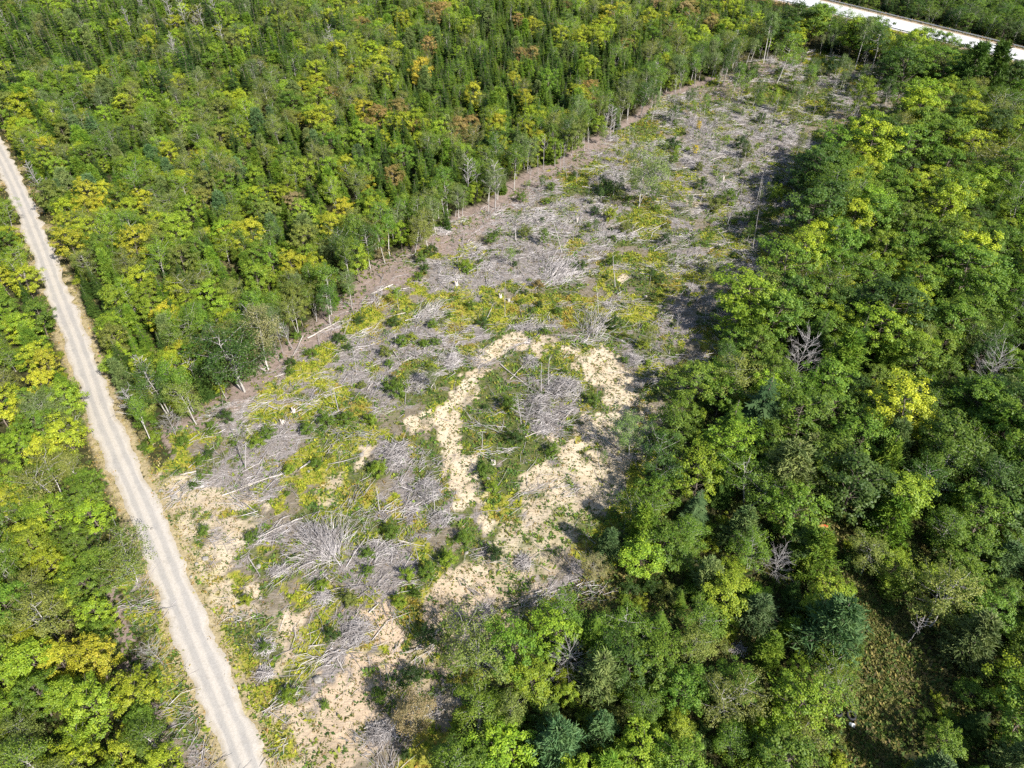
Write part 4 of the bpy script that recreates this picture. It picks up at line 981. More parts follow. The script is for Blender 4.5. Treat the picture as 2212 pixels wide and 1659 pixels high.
# ---- the rest of the forest: one object, the tree shapes set on points
def scatter(name, items, label, cat):
    protos = []
    for it in items:
        k = (it['sp'], it['var'])
        if k not in protos: protos.append(k)
    me = bpy.data.meshes.new(name); n = len(items)
    me.vertices.add(n)
    XY = np.array([[t['x'], t['y']] for t in items]); Z = gh(XY[:, 0], XY[:, 1]) - .08
    me.vertices.foreach_set('co', np.column_stack([XY, Z]).astype(np.float32).ravel())
    def at(nm, typ, key, vals):
        a = me.attributes.new(nm, typ, 'POINT'); a.data.foreach_set(key, np.asarray(vals).ravel())
    at('proto', 'INT', 'value', np.array([protos.index((t['sp'], t['var'])) for t in items], np.int32))
    at('turn', 'FLOAT_VECTOR', 'vector', np.array([[-t['lean'][1], t['lean'][0], t['rot']] for t in items], np.float32))
    at('size', 'FLOAT_VECTOR', 'vector', np.array([[t['h'] * t['w'], t['h'] * t['w'], t['h']] for t in items], np.float32))
    c = np.ones((n, 4), np.float32); c[:, :3] = [t['tint'] for t in items]
    at('tint', 'FLOAT_COLOR', 'color', c)
    o = obj(name, me); tag(o, label, cat, kind='stuff')
    ng = bpy.data.node_groups.new(name, 'GeometryNodeTree')
    ng.interface.new_socket('Geometry', in_out='INPUT', socket_type='NodeSocketGeometry')
    ng.interface.new_socket('Geometry', in_out='OUTPUT', socket_type='NodeSocketGeometry')
    gi = ng.nodes.new('NodeGroupInput'); go = ng.nodes.new('NodeGroupOutput'); jn = ng.nodes.new('GeometryNodeJoinGeometry')
    def na(nm, typ):
        q = ng.nodes.new('GeometryNodeInputNamedAttribute'); q.data_type = typ; q.inputs[0].default_value = nm; return q.outputs[0]
    pa, ta, sa = na('proto', 'INT'), na('turn', 'FLOAT_VECTOR'), na('size', 'FLOAT_VECTOR')
    mp = ng.nodes.new('GeometryNodeMeshToPoints'); ng.links.new(gi.outputs[0], mp.inputs[0])
    for i, (sp, var) in enumerate(protos):
        src = SRC[(sp, var)]
        oi = ng.nodes.new('GeometryNodeObjectInfo'); oi.transform_space = 'ORIGINAL'; oi.inputs[0].default_value = src; oi.inputs[1].default_value = False
        ip = ng.nodes.new('GeometryNodeInstanceOnPoints')
        cmp_ = ng.nodes.new('FunctionNodeCompare'); cmp_.data_type = 'INT'; cmp_.operation = 'EQUAL'
        ins = [s for s in cmp_.inputs if s.type == 'INT']
        ng.links.new(pa, ins[0]); ins[1].default_value = i
        ng.links.new(mp.outputs[0], ip.inputs['Points']); ng.links.new(cmp_.outputs[0], ip.inputs['Selection'])
        ng.links.new(oi.outputs['Geometry'], ip.inputs['Instance']); ng.links.new(ta, ip.inputs['Rotation']); ng.links.new(sa, ip.inputs['Scale'])
        ng.links.new(ip.outputs[0], jn.inputs[0])
    ng.links.new(jn.outputs[0], go.inputs[0])
    md = o.modifiers.new('trees', 'NODES'); md.node_group = ng
    return o
# shapes to copy from: trees that stand far back are one mesh each; where none exists, make that tree one
SRC = {}
for t in solo:
    if t['o'].type == 'MESH': SRC.setdefault((t['sp'], t['var']), t['o'])
def ensure(sp, var):
    if (sp, var) in SRC: return
    for k, t in enumerate(mass):
        if (t['sp'], t['var']) == (sp, var):
            e = obj(KINDN[sp], PR[sp][var].whole); tree_matrix(e, t); e['tint'] = [float(v) for v in t['tint']]
            zw, gw = zone_words(t); tag(e, f"{t['tn']} {SPW[sp]} {zw}", 'tree', gw); SRC[(sp, var)] = e; mass.pop(k); return
for sp in CAPN:
    for v in range(len(PR[sp])): ensure(sp, v)
scatter('forest', mass, 'the mass of mixed green woodland behind and between the nearer trees', 'forest')

# ------------------------------------------------------------------ bushes
BUSH = [  # tile x y radius(in tile px) tint, what it stands by
 ('01', 1480, 1040, 48, 'dark green', 'by the brown litter strip near the road'), ('01', 1372, 1090, 30, 'green', 'between the dark one and the white birch'), ('01', 1365, 1140, 24, 'green', 'in front of the white-trunked birch'),
 ('01', 1200, 1205, 46, 'green', 'neat and round between two yellow fern patches'), ('01', 1890, 700, 36, 'dark green', 'on the yellow fern bank'), ('01', 1885, 760, 30, 'green', 'just below the dark one on the fern bank'), ('01', 2025, 640, 38, 'green', 'above the yellow fern bank'), ('01', 2190, 530, 38, 'dark green', 'at the upper end of the fern bank'),
 ('01', 1665, 1205, 48, 'lime green', 'beside a leaning pale stick'), ('01', 1310, 1325, 40, 'green', 'near the road corner, lower of a pair'), ('01', 1360, 1285, 34, 'dark green', 'near the road corner, upper of a pair'), ('01', 1300, 1430, 22, 'green', 'tiny, alone on pale ground near the road'), ('01', 1740, 1150, 50, 'green', 'above the dense grey slash'), ('01', 1520, 1215, 24, 'green', 'small, left of the leaning stick'),
 ('01', 2000, 1120, 50, 'green', 'on the slash right of the dense grey patch'), ('01', 2130, 1080, 60, 'green', 'wide, where slash meets weeds'), ('01', 1880, 1380, 40, 'lime green', 'at the right end of the dense grey slash'), ('01', 2060, 1350, 45, 'green', 'on the orange fern patch'),
 ('11', 805, 62, 42, 'lime green', 'bright and round in the upper slash'), ('11', 520, 20, 45, 'green', 'upper of a pair by the brown litter'), ('11', 545, 90, 34, 'dark green', 'lower and darker of the pair by the brown litter'), ('11', 510, 140, 30, 'green', 'low, in front of the pair by the litter'), ('11', 120, 418, 36, 'dark green', 'at the left of the yellow fern band'), ('11', 350, 428, 44, 'dark green', 'below the middle of the fern band'), ('11', 595, 447, 36, 'green', 'beside the fan of grey branches'), ('11', 655, 425, 24, 'olive', 'small, right of the fan of branches'),
 ('11', 390, 558, 44, 'green', 'left of a touching pair on the slash'), ('11', 457, 532, 34, 'yellow-green', 'right and yellower of a touching pair'), ('11', 610, 567, 30, 'green', 'alone on fine grey slash'), ('11', 292, 628, 42, 'olive', 'below the touching pair'), ('11', 316, 703, 32, 'green', 'small, second below the touching pair'), ('11', 362, 868, 64, 'green', 'largest and roundest, left of the sand ring'), ('11', 920, 428, 40, 'dark green', 'at the right end of the fern band'), ('11', 14, 527, 26, 'green', 'at the far left of the middle slash'), ('11', 140, 840, 30, 'olive', 'left of the largest round bush'),
 ('11', 1755, 40, 42, 'green', 'beside the tall bare pole in the upper slash'), ('11', 1560, 68, 40, 'dark green', 'right of the big grey branch heap'), ('11', 2065, 157, 38, 'dark green', 'right of the pale dirt mound'), ('11', 1285, 310, 26, 'deep green', 'small and nearly black in the fern band'), ('11', 1275, 180, 34, 'orange-brown', 'rusty brown and dying above the fern band'), ('11', 845, 320, 34, 'green', 'in the middle of the fern band'), ('11', 1405, 355, 30, 'green', 'right part of the fern band'), ('11', 1245, 350, 24, 'green', 'tiny, in the yellowest ferns'),
 ('11', 50, 1060, 56, 'green', 'tall, left of the sandy track'), ('11', 195, 1065, 46, 'lime green', 'between the tall one and the sandy track'), ('11', 1130, 1180, 58, 'dark green', 'dark, inside the sand ring'), ('11', 930, 1390, 55, 'green', 'below the lower sand tongue'), ('11', 1370, 1255, 50, 'green', 'right of the lower brush in the ring'), ('11', 1630, 940, 45, 'green', 'on the right side of the sand ring'), ('11', 250, 1380, 60, 'lime green', 'left of the grey brush row'), ('11', 590, 730, 36, 'yellow-green', 'left of the round brush pile'), ('11', 1100, 960, 60, 'green', 'in the heart of the sand ring'), ('11', 980, 1500, 50, 'lime green', 'below the ring, by a white stone'), ('11', 1770, 440, 50, 'dark green', 'dark, under the leaning snag'), ('11', 1950, 580, 40, 'yellow-green', 'yellowish at the forest side'),
 ('10', 970, 1558, 40, 'green', 'upright with a dark shadow near the litter strip'), ('10', 1190, 1522, 42, 'olive', 'beside the broken white stump'), ('10', 585, 1632, 42, 'dark green', 'under the leaning pale birch'), ('10', 1170, 1287, 36, 'green', 'beside the upper litter strip'), ('10', 1330, 1312, 28, 'green', 'right of the one beside the upper litter'), ('10', 1357, 1215, 30, 'green', 'low, nearer the forest edge'), ('10', 1510, 1137, 22, 'dark green', 'small, upper of two by yellow ferns'), ('10', 1490, 1167, 22, 'green', 'small, lower of two by yellow ferns'), ('10', 1740, 1402, 48, 'yellow-green', 'beside the cut pole below the lone tree'), ('10', 1720, 1230, 55, 'dark green', 'in the shadow of the lone tree'), ('10', 1640, 1380, 34, 'deep green', 'dark, left of the cut pole'), ('10', 2070, 1100, 40, 'dark green', 'right of the lone tree'), ('10', 2140, 950, 44, 'deep green', 'in the upper slash beyond the lone tree'), ('10', 2150, 1040, 34, 'green', 'behind the lone tree to the right'), ('10', 2040, 1350, 24, 'green', 'tiny, right of the trunk of the lone tree'), ('10', 1840, 1490, 44, 'olive', 'on pale slash below the lone tree'), ('10', 2090, 1560, 40, 'deep green', 'dark, where the slash lies palest'),
 ('20', 370, 940, 44, 'deep green', 'in the upper slash below the saplings'), ('20', 100, 1095, 34, 'olive', 'left, above the long pale pole'), ('20', 290, 1290, 55, 'green', 'broad, in the middle of the upper slash'), ('20', 600, 1180, 34, 'dark green', 'at the shaded forest edge'), ('20', 590, 1280, 60, 'lime green', 'bright, at the shaded forest edge'), ('20', 380, 1130, 24, 'dark green', 'small, in the upper slash'), ('20', 550, 1390, 44, 'green', 'lower, by the shaded forest edge'), ('20', 120, 1200, 40, 'dark green', 'under the white stump'), ('20', 420, 1430, 50, 'green', 'beside a leaning pole'), ('20', 200, 1340, 50, 'olive', 'on the yellowish slope'), ('20', 620, 480, 30, 'dark green', 'under the slim aspen'), ('20', 420, 500, 60, 'dark green', 'wide, at the far end'), ('20', 940, 460, 60, 'deep green', 'dark, before the ferns at the far end'), ('20', 500, 780, 36, 'dark green', 'behind the upper slash'), ('20', 410, 1000, 40, 'olive', 'right of the deep green one'),
 ('02', 1330, 115, 40, 'green', 'on pale ground by the road'), ('02', 1640, 165, 44, 'green', 'left of the long pale log'), ('02', 2090, 475, 42, 'lime green', 'below the great grey branch heap'), ('02', 2160, 800, 52, 'dark green', 'with a black shadow near the lower slash'), ('02', 1880, 1190, 60, 'lime green', 'in bright weeds toward the bottom'), ('02', 1600, 570, 44, 'yellow-green', 'on the verge side of the stony ground'), ('02', 1720, 870, 40, 'green', 'among pale sticks toward the bottom'), ('02', 2110, 1240, 36, 'green', 'near the shaded bottom corner'),
 ('12', 180, 380, 38, 'green', 'on the slash right of the great branch heap'), ('12', 430, 400, 50, 'lime green', 'bright, above the bare orange soil'), ('12', 560, 390, 60, 'green', 'at the end of the green weed bank'), ('12', 700, 300, 60, 'lime green', 'in the middle of the green weed bank'), ('12', 800, 160, 55, 'green', 'at the upper end of the green weed bank'), ('12', 380, 580, 50, 'lime green', 'beside the lower slash heap'), ('12', 60, 560, 60, 'olive', 'low, between the lower slash heaps'), ('12', 330, 120, 60, 'green', 'left of the grey brush row, shaded'), ('12', 1000, 260, 55, 'deep green', 'dark, on sand in forest shade'), ('12', 560, 780, 70, 'deep green', 'on sand in the lower forest shade'), ('12', 250, 1180, 55, 'green', 'at the bottom of the clearing'), ('12', 460, 1040, 70, 'deep green', 'in the lowest forest shade'),
]
used = set()
for t_, x, y, r, tn, where in BUSH:
    b = T(t_, x, y + r * .6)
    fx_, fy_ = F(t_, x, y); R_ = np.linalg.norm(P(fx_ + r / 3, fy_ + r / 5) - P(fx_, fy_ + r / 5))
    var = int(rng.integers(3)); h = R_ * 1.75
    o = obj('bush', PR['bush'][var].whole)
    o.location = (b[0], b[1], gz(b) - .05); o.rotation_euler = (0, 0, rng.uniform(0, 6.28)); s = R_ / .62 * 1.05
    o.scale = (s, s, h * 1.1); t = np.array(TINT[tn]) * rng.uniform(.85, 1.1)
    o['tint'] = [float(v) for v in t]
    tag(o, f'{tn} bush {where}' if 'bush' not in where else f'{tn} leafy bush {where}', 'bush', 'bushes scattered over the clearing')
    SRC.setdefault(('bush', var), o)
bx = rng.uniform(CLEAR[:, 0].min(), CLEAR[:, 0].max(), 3000); by_ = rng.uniform(CLEAR[:, 1].min(), CLEAR[:, 1].max(), 3000)
bm = masks(bx, by_); bk = np.where(bm['clear'] & (bm['sand'] < .1) & (bm['brown'] < .5) & (bm['dr'] > 4))[0][:150]
sets = {}
for i in bk:
    tn = ('green', 'dark green', 'green', 'lime green', 'olive', 'dark green')[int(rng.integers(6))]; h = float(rng.uniform(.6, 1.5)); var = int(rng.integers(3))
    o = obj('bush', PR['bush'][var].whole); o.location = (bx[i], by_[i], gz((bx[i], by_[i])) - .05); o.rotation_euler = (0, 0, rng.uniform(0, 6.28)); w_ = h * rng.uniform(.75, 1.1); o.scale = (w_, w_, h)
    o['tint'] = [float(v) for v in np.array(TINT[tn]) * rng.uniform(.85, 1.1)]
    fa, fb = proj(bx[i], by_[i], .5)
    row = ('top', 'upper', 'upper-middle', 'middle', 'lower-middle', 'lower', 'bottom')[int(np.searchsorted([110, 260, 450, 750, 1100, 1400], fb))]
    col = ('far left', 'left', 'centre', 'right', 'far right')[int(np.searchsorted([330, 760, 1300, 1800], fa))]
    near_ = 'in grey slash' if bm['grey'][i] > max(bm['yel'][i], bm['green'][i]) else 'among yellow ferns' if bm['yel'][i] > bm['green'][i] else 'among green weeds'
    tag(o, None, 'bush', 'bushes scattered over the clearing'); sets.setdefault(f"{'tiny' if h < 1 else 'small'} {tn} bush {near_}, {row} {col}", []).append((fa, o))
for head, L in sets.items():
    L.sort(key=lambda q: q[0])
    for i, (_, o) in enumerate(L): o['label'] = head if len(L) == 1 else f"{head}, {('left', 'right')[i]} of two" if len(L) == 2 else f"{head}, {ORD[i] if i < len(L) - 1 else 'rightmost'} of {NUM[len(L)]}" if len(L) <= 6 else head
# undergrowth under and between the trees
ug = []
ux = rng.uniform(xs0, xs1, 42000); uy = rng.uniform(ys0, ys1, 42000)
a_, b_ = proj(ux, uy, 0); a2, b2 = proj(ux, uy, 5)
q = (a_ > -120) & (a_ < 2330) & (b2 < 1720) & (b_ > -40)
ux, uy, a_, b_ = ux[q], uy[q], a_[q], b_[q]
dr_, sd_ = line_dist(ux, uy, road_c); dh_, _ = hw_s(ux, uy); dt_, _ = line_dist(ux, uy, TRAIL)
wst = sd_ == west_sign
inn = poly_in(ux, uy, CLEAR); cd_ = line_dist(ux, uy, CLEAR_RING)[0]
eastm = (a_ > 1250 - (b_ - 900) * .55) & (b_ > 430)
nearh = (dh_ < HWH + 22) & (a_ > 1500)
keep = ~inn & (dr_ > RW + np.where(wst, 1.0, 1.5)) & (dh_ > HWH + 5) & (dt_ > np.where(b_ > 1330, 3.0, 2.0))
keep &= (cd_ > 2) | eastm
dens = np.where(eastm & (b_ > 1150), .6, np.where(nearh, .6, np.where(dr_ < RW + 4, .6, np.where(eastm, .42, np.where(cd_ < 9, .3, .2)))))
keep &= rng.uniform(size=len(ux)) < dens
for x, y, b, e, nh, dd in zip(ux[keep], uy[keep], b_[keep], eastm[keep], nearh[keep], dr_[keep]):
    tl = ['green', 'lime green', 'yellow-green', 'dark green', 'olive'] if e else (['dark green', 'green', 'olive', 'dark green'] if nh else ['yellow-green', 'olive', 'green', 'tan', 'lime green'])
    h = rng.uniform(.9, 2.6) * (.7 if nh else 1) * (.6 if dd < RW + 2.5 else 1)
    tn = tl[int(rng.integers(len(tl)))]
    ug.append(dict(x=x, y=y, sp='bush', var=int(rng.integers(3)), h=h, w=rng.uniform(.8, 1.25), lean=(0, 0), rot=rng.uniform(0, 6.28), tint=np.array(TINT[tn]) * rng.uniform(.75, 1.15)))
scatter('undergrowth', ug, 'low shrubs and young growth under and between the trees', 'undergrowth')

# ------------------------------------------------------------------ slash, logs, poles, piles
def sticks(mb, p0, d, L, r, lv, g=rng, bend=.08):
    """many tapered, slightly bent three-sided sticks at once"""
    n = len(p0); d = nrm(d)
    s = nrm(np.cross(d, np.array([0, 0, 1.0]) + g.normal(size=(n, 3)) * .05)); u = np.cross(s, d)
    mid = p0 + d * (L * .5)[:, None] + (s * g.normal(size=(n, 1)) + u * np.abs(g.normal(size=(n, 1))) * .5) * (L * bend)[:, None]
    end = p0 + d * L[:, None]
    V = []
    for c, k in ((p0, 1.0), (mid, .75), (end, .3)):
        for th in (1.57, 3.67, 5.76):
            V.append(c + (s * math.cos(th) + u * math.sin(th)) * (r * k)[:, None])
    V = np.stack(V, 1).reshape(-1, 3)
    Q = []
    for a in (0, 3):
        for j in range(3): Q.append([a + j, a + (j + 1) % 3, a + 3 + (j + 1) % 3, a + 3 + j])
    Q = (np.array(Q)[None] + (np.arange(n) * 9)[:, None, None]).reshape(-1, 4)
    mb.quads(V, Q, 0, np.repeat(lv, 6))
g2 = np.random.default_rng(21)
bb0, bb1 = CLEAR.min(0), CLEAR.max(0)
def sample_clear(n, weight):
    out = []
    while sum(len(o) for o in out) < n:
        x = g2.uniform(bb0[0], bb1[0], 20000); y = g2.uniform(bb0[1], bb1[1], 20000)
        m_ = masks(x, y); w = weight(m_, x, y) * m_['clear'] * (m_['dr'] > RW + .6)
        k = g2.uniform(size=len(x)) < w
        out.append(np.stack([x[k], y[k]], 1))
    return np.concatenate(out)[:n]
sw = lambda m_, x, y: np.clip(.10 + .9 * m_['grey'] - .55 * m_['sand'] - .25 * m_['yel'] - .35 * m_['green'] + .12 * m_['brown'], .02, 1)
smb = MB()
# fans of branches from fallen tops
fans = sample_clear(620, lambda m_, x, y: np.clip(m_['grey'] * 1.1 - .6 * m_['sand'], .01, 1))
for c in fans:
    n = int(g2.integers(14, 40)); a0 = g2.normal() * .55 + (0 if g2.uniform() < .6 else 1.2) + (math.pi if g2.uniform() < .5 else 0)
    Lf = g2.uniform(2.0, 5.5); az = a0 + g2.normal(size=n) * .5
    t = g2.uniform(-.3, .9, n) * Lf
    p0 = np.stack([c[0] + math.cos(a0) * t + g2.normal(size=n) * .45, c[1] + math.sin(a0) * t + g2.normal(size=n) * .45, g2.uniform(.05, .45, n)], 1)
    p0[:, 2] += gh(p0[:, 0], p0[:, 1])
    d = np.stack([np.cos(az), np.sin(az), g2.normal(size=n) * .10 + .06], 1)
    tone = g2.uniform(.25, .8)
    sticks(smb, p0, d, Lf * g2.uniform(.25, .65, n), g2.uniform(.016, .055, n), np.clip(tone + g2.normal(size=n) * .15, 0, 1), g2)
pts = sample_clear(15000, sw); n = len(pts)
az = g2.normal(size=n) * .8 + vnoise(pts[:, 0], pts[:, 1], 9, 5) * 3.2
z = gh(pts[:, 0], pts[:, 1]) + g2.uniform(.02, .22, n)
d = np.stack([np.cos(az), np.sin(az), g2.normal(size=n) * .07], 1)
L = np.clip(g2.lognormal(.25, .55, n), .5, 6)
sticks(smb, np.column_stack([pts, z]), d, L, .012 + .009 * L * g2.uniform(.5, 1.4, n), np.clip(g2.normal(.5, .22, n), 0, 1), g2)
pts = sample_clear(16000, sw); n = len(pts)
az = g2.normal(size=n) * 1.0 + vnoise(pts[:, 0], pts[:, 1], 6, 15) * 5
d = np.stack([np.cos(az), np.sin(az), g2.normal(size=n) * .12], 1)
sticks(smb, np.column_stack([pts, gh(pts[:, 0], pts[:, 1]) + g2.uniform(.02, .3, n)]), d, g2.uniform(.6, 2.4, n), g2.uniform(.010, .022, n), np.clip(g2.normal(.6, .2, n), 0, 1), g2)
tag(obj('slash', smb.mesh('slash', [M['slash']])), 'grey twigs and cut branches littering the cleared ground', 'slash', kind='stuff')

def log_between(t, a, b, label, r=.13, lift=.12, stub=True):
    p, q_ = T(t, *a), T(t, *b); L = np.hypot(*(q_ - p)); ang = math.atan2(q_[1] - p[1], q_[0] - p[0])
    mb = MB(); n = 7; s = np.linspace(0, L, n); w = np.cumsum(rng.normal(size=n) * .012 * L)
    tube(mb, np.stack([s, w, np.full(n, r) + np.linspace(0, .1, n) + np.cumsum(rng.normal(size=n) * .02)], 1), np.linspace(r, r * .45, n), 6, 0, rng.uniform(.5, .8), 1)
    if stub:
        for k in range(int(3 + L / 2)):
            f = rng.uniform(.3, .98) * L; a0 = rng.uniform(-1.2, 1.2); sg = rng.choice([-1, 1])
            p0 = np.array([f, np.interp(f, s, w), r]); tube(mb, [p0, p0 + np.array([math.cos(a0) * .8, sg * abs(math.sin(a0)) + .1 * sg, rng.uniform(-.05, .6)]) * rng.uniform(.3, 1.3)], [r * .32, r * .1], 3, 0, .6)
    o = obj('fallen_log', mb.mesh('fallen_log', [M['log']])); o.location = (p[0], p[1], max(gz(p), gz(q_)) + lift - .05); o.rotation_euler = (0, -math.atan2(gz(q_) - gz(p), L), ang)
    if gz(p) < gz(q_): o.location.z = gz(p) + lift - .02
    tag(o, label, 'log', 'logs lying in the clearing')
for a in [
 ('01', (1995, 540), (2195, 420), 'long pale log along the brown litter strip', .16), ('01', (1850, 1403), (1560, 1490), 'long pale log across the dense grey slash', .13), ('01', (1440, 1552), (1640, 1482), 'grey log with broken branches below the dense slash', .12), ('01', (1740, 972), (1805, 1000), 'short log lying below the fern bank', .14),
 ('01', (2012, 1335), (1945, 1385), 'pale log beside the orange ferns', .18), ('01', (1272, 1398), (1170, 1425), 'pale log end near the road corner', .15), ('01', (1680, 732), (1722, 757), 'thick pale log end under the tan-topped tree', .25), ('01', (1850, 772), (1780, 792), 'pale log on the litter left of the fern bank', .15), ('01', (1965, 530), (1900, 660), 'dark log pointing at the bushes on the fern bank', .12),
 ('02', (1965, 48), (1690, 172), 'long silvery log above the great branch heap', .14), ('02', (1612, 300), (1692, 425), 'dark bent log below the white boulder', .11), ('02', (2095, 410), (2142, 462), 'short forked log below the great branch heap', .12), ('02', (1900, 360), (1760, 440), 'split log beside the yellow weeds', .12), ('02', (2010, 880), (2110, 870), 'log under the bush with the black shadow', .10), ('02', (2190, 960), (2230, 1050), 'log in the lower slash heap', .10),
 ('11', (335, 190), (195, 250), 'pale log lying on brown litter near the leaning birch', .15), ('11', (1030, 700), (1235, 870), 'long thin log crossing the brush inside the sand ring', .10), ('11', (1090, 800), (1200, 690), 'thin log crossing the long one inside the ring', .09), ('11', (580, 870), (635, 790), 'curved pale log left of the sand ring', .11), ('11', (415, 365), (300, 397), 'slim pale log in the fern band', .09),
 ('11', (1340, 1128), (1190, 1185), 'pale log at the lower edge of the brush in the ring', .12), ('11', (1505, 995), (1420, 1090), 'curved log at the right of the brush in the ring', .10), ('11', (1650, 500), (1755, 350), 'pale leaning log beside the snag above the ring', .12), ('11', (335, 615), (385, 685), 'dark log below the touching pair of bushes', .10), ('11', (200, 832), (168, 872), 'short pale log left of the largest round bush', .15), ('11', (1190, 470), (1430, 458), 'branchy pole above the sand ring', .08), ('11', (480, 830), (400, 835), 'thin grey log near the largest round bush', .09), ('11', (460, 660), (395, 690), 'pale log below the pair of bushes', .11), ('11', (1100, 30), (1190, 140), 'arched thin log in the upper slash', .08), ('11', (700, 170), (760, 110), 'pale stub log near the bright round bush', .11),
 ('10', (1640, 1432), (1757, 1338), 'straight cut pole lying below the lone tree', .15), ('10', (1850, 1532), (1965, 1478), 'pale pole in the middle slash right of the cut one', .12), ('10', (600, 1490), (692, 1525), 'silvery fallen trunk at the litter strip, upper one', .18), ('10', (560, 1498), (660, 1540), 'silvery fallen trunk at the litter strip, lower one', .15), ('10', (1385, 1395), (1270, 1455), 'pale log in the slash left of the lone tree', .12), ('10', (2105, 1448), (2000, 1505), 'pair-mate pale pole far right of the lone tree', .12), ('10', (2150, 812), (2050, 833), 'pale pole in the upper slash', .14), ('10', (1560, 1215), (1640, 1222), 'log in the shadow of the lone tree', .13), ('10', (1910, 1220), (1990, 1120), 'log propped behind the lone tree', .12),
 ('20', (182, 1263), (-10, 1278), 'pale pole across the upper slash', .13), ('20', (270, 1578), (170, 1618), 'straight pole near the forest shade', .13), ('20', (0, 1100), (180, 1085), 'thin pole under the upper saplings', .10), ('20', (180, 1050), (290, 1000), 'pole with green moss in the upper slash', .10), ('20', (230, 1500), (340, 1640), 'thin pole pointing into the forest shade', .09), ('20', (500, 540), (570, 520), 'log at the far end under the slim aspen', .12),
 ('22', (1700, 1620), (1560, 1640), 'grey log at the bottom edge of the trail', .14), ('12', (180, 660), (240, 600), 'white pole beside the orange soil', .10), ('12', (370, 185), (540, 225), 'pale thin log in the lower slash', .09), ('12', (150, 1400), (330, 1330), 'log in the shaded brush at the bottom corner', .11),
]: log_between(*a)

def pole(t, base, top, label, r=.07, twigs=5, m='dead_wood'):
    b = T(t, *base); h = height_for(b, F(t, *top)[1]); q_ = P(*F(t, *top), h); dx = float(np.clip(q_[0] - b[0], -.5 * h, .5 * h))
    mb = MB(); n = 6; zz = np.linspace(0, h, n); w = np.cumsum(rng.normal(size=(n, 2)) * .04, 0); w[0] = 0
    pts_ = np.stack([np.linspace(0, dx, n) + w[:, 0], w[:, 1], zz - .1], 1)
    tube(mb, pts_, np.linspace(r, r * .35, n), 6, 0, rng.uniform(.5, .9), 1)
    e = obj('bare_pole', mb.mesh('bare_pole', [M[m]])); e.location = (b[0], b[1], gz(b))
    tb = MB()
    twigs = max(twigs, 4)
    for k in range(twigs):
        f = rng.uniform(.45, .98); p0 = np.array([np.interp(f * h, zz, pts_[:, i]) for i in range(3)]); a0 = rng.uniform(0, 6.28); l = rng.uniform(.25, .9)
        tube(tb, [p0, p0 + np.array([math.cos(a0), math.sin(a0), rng.uniform(.3, 1)]) * l], [r * .4, r * .15], 3, 0, .6)
    if twigs: obj('twigs', tb.mesh('pole_twigs', [M[m]]), e)
    tag(e, label, 'bare pole', 'bare stems standing in the clearing')
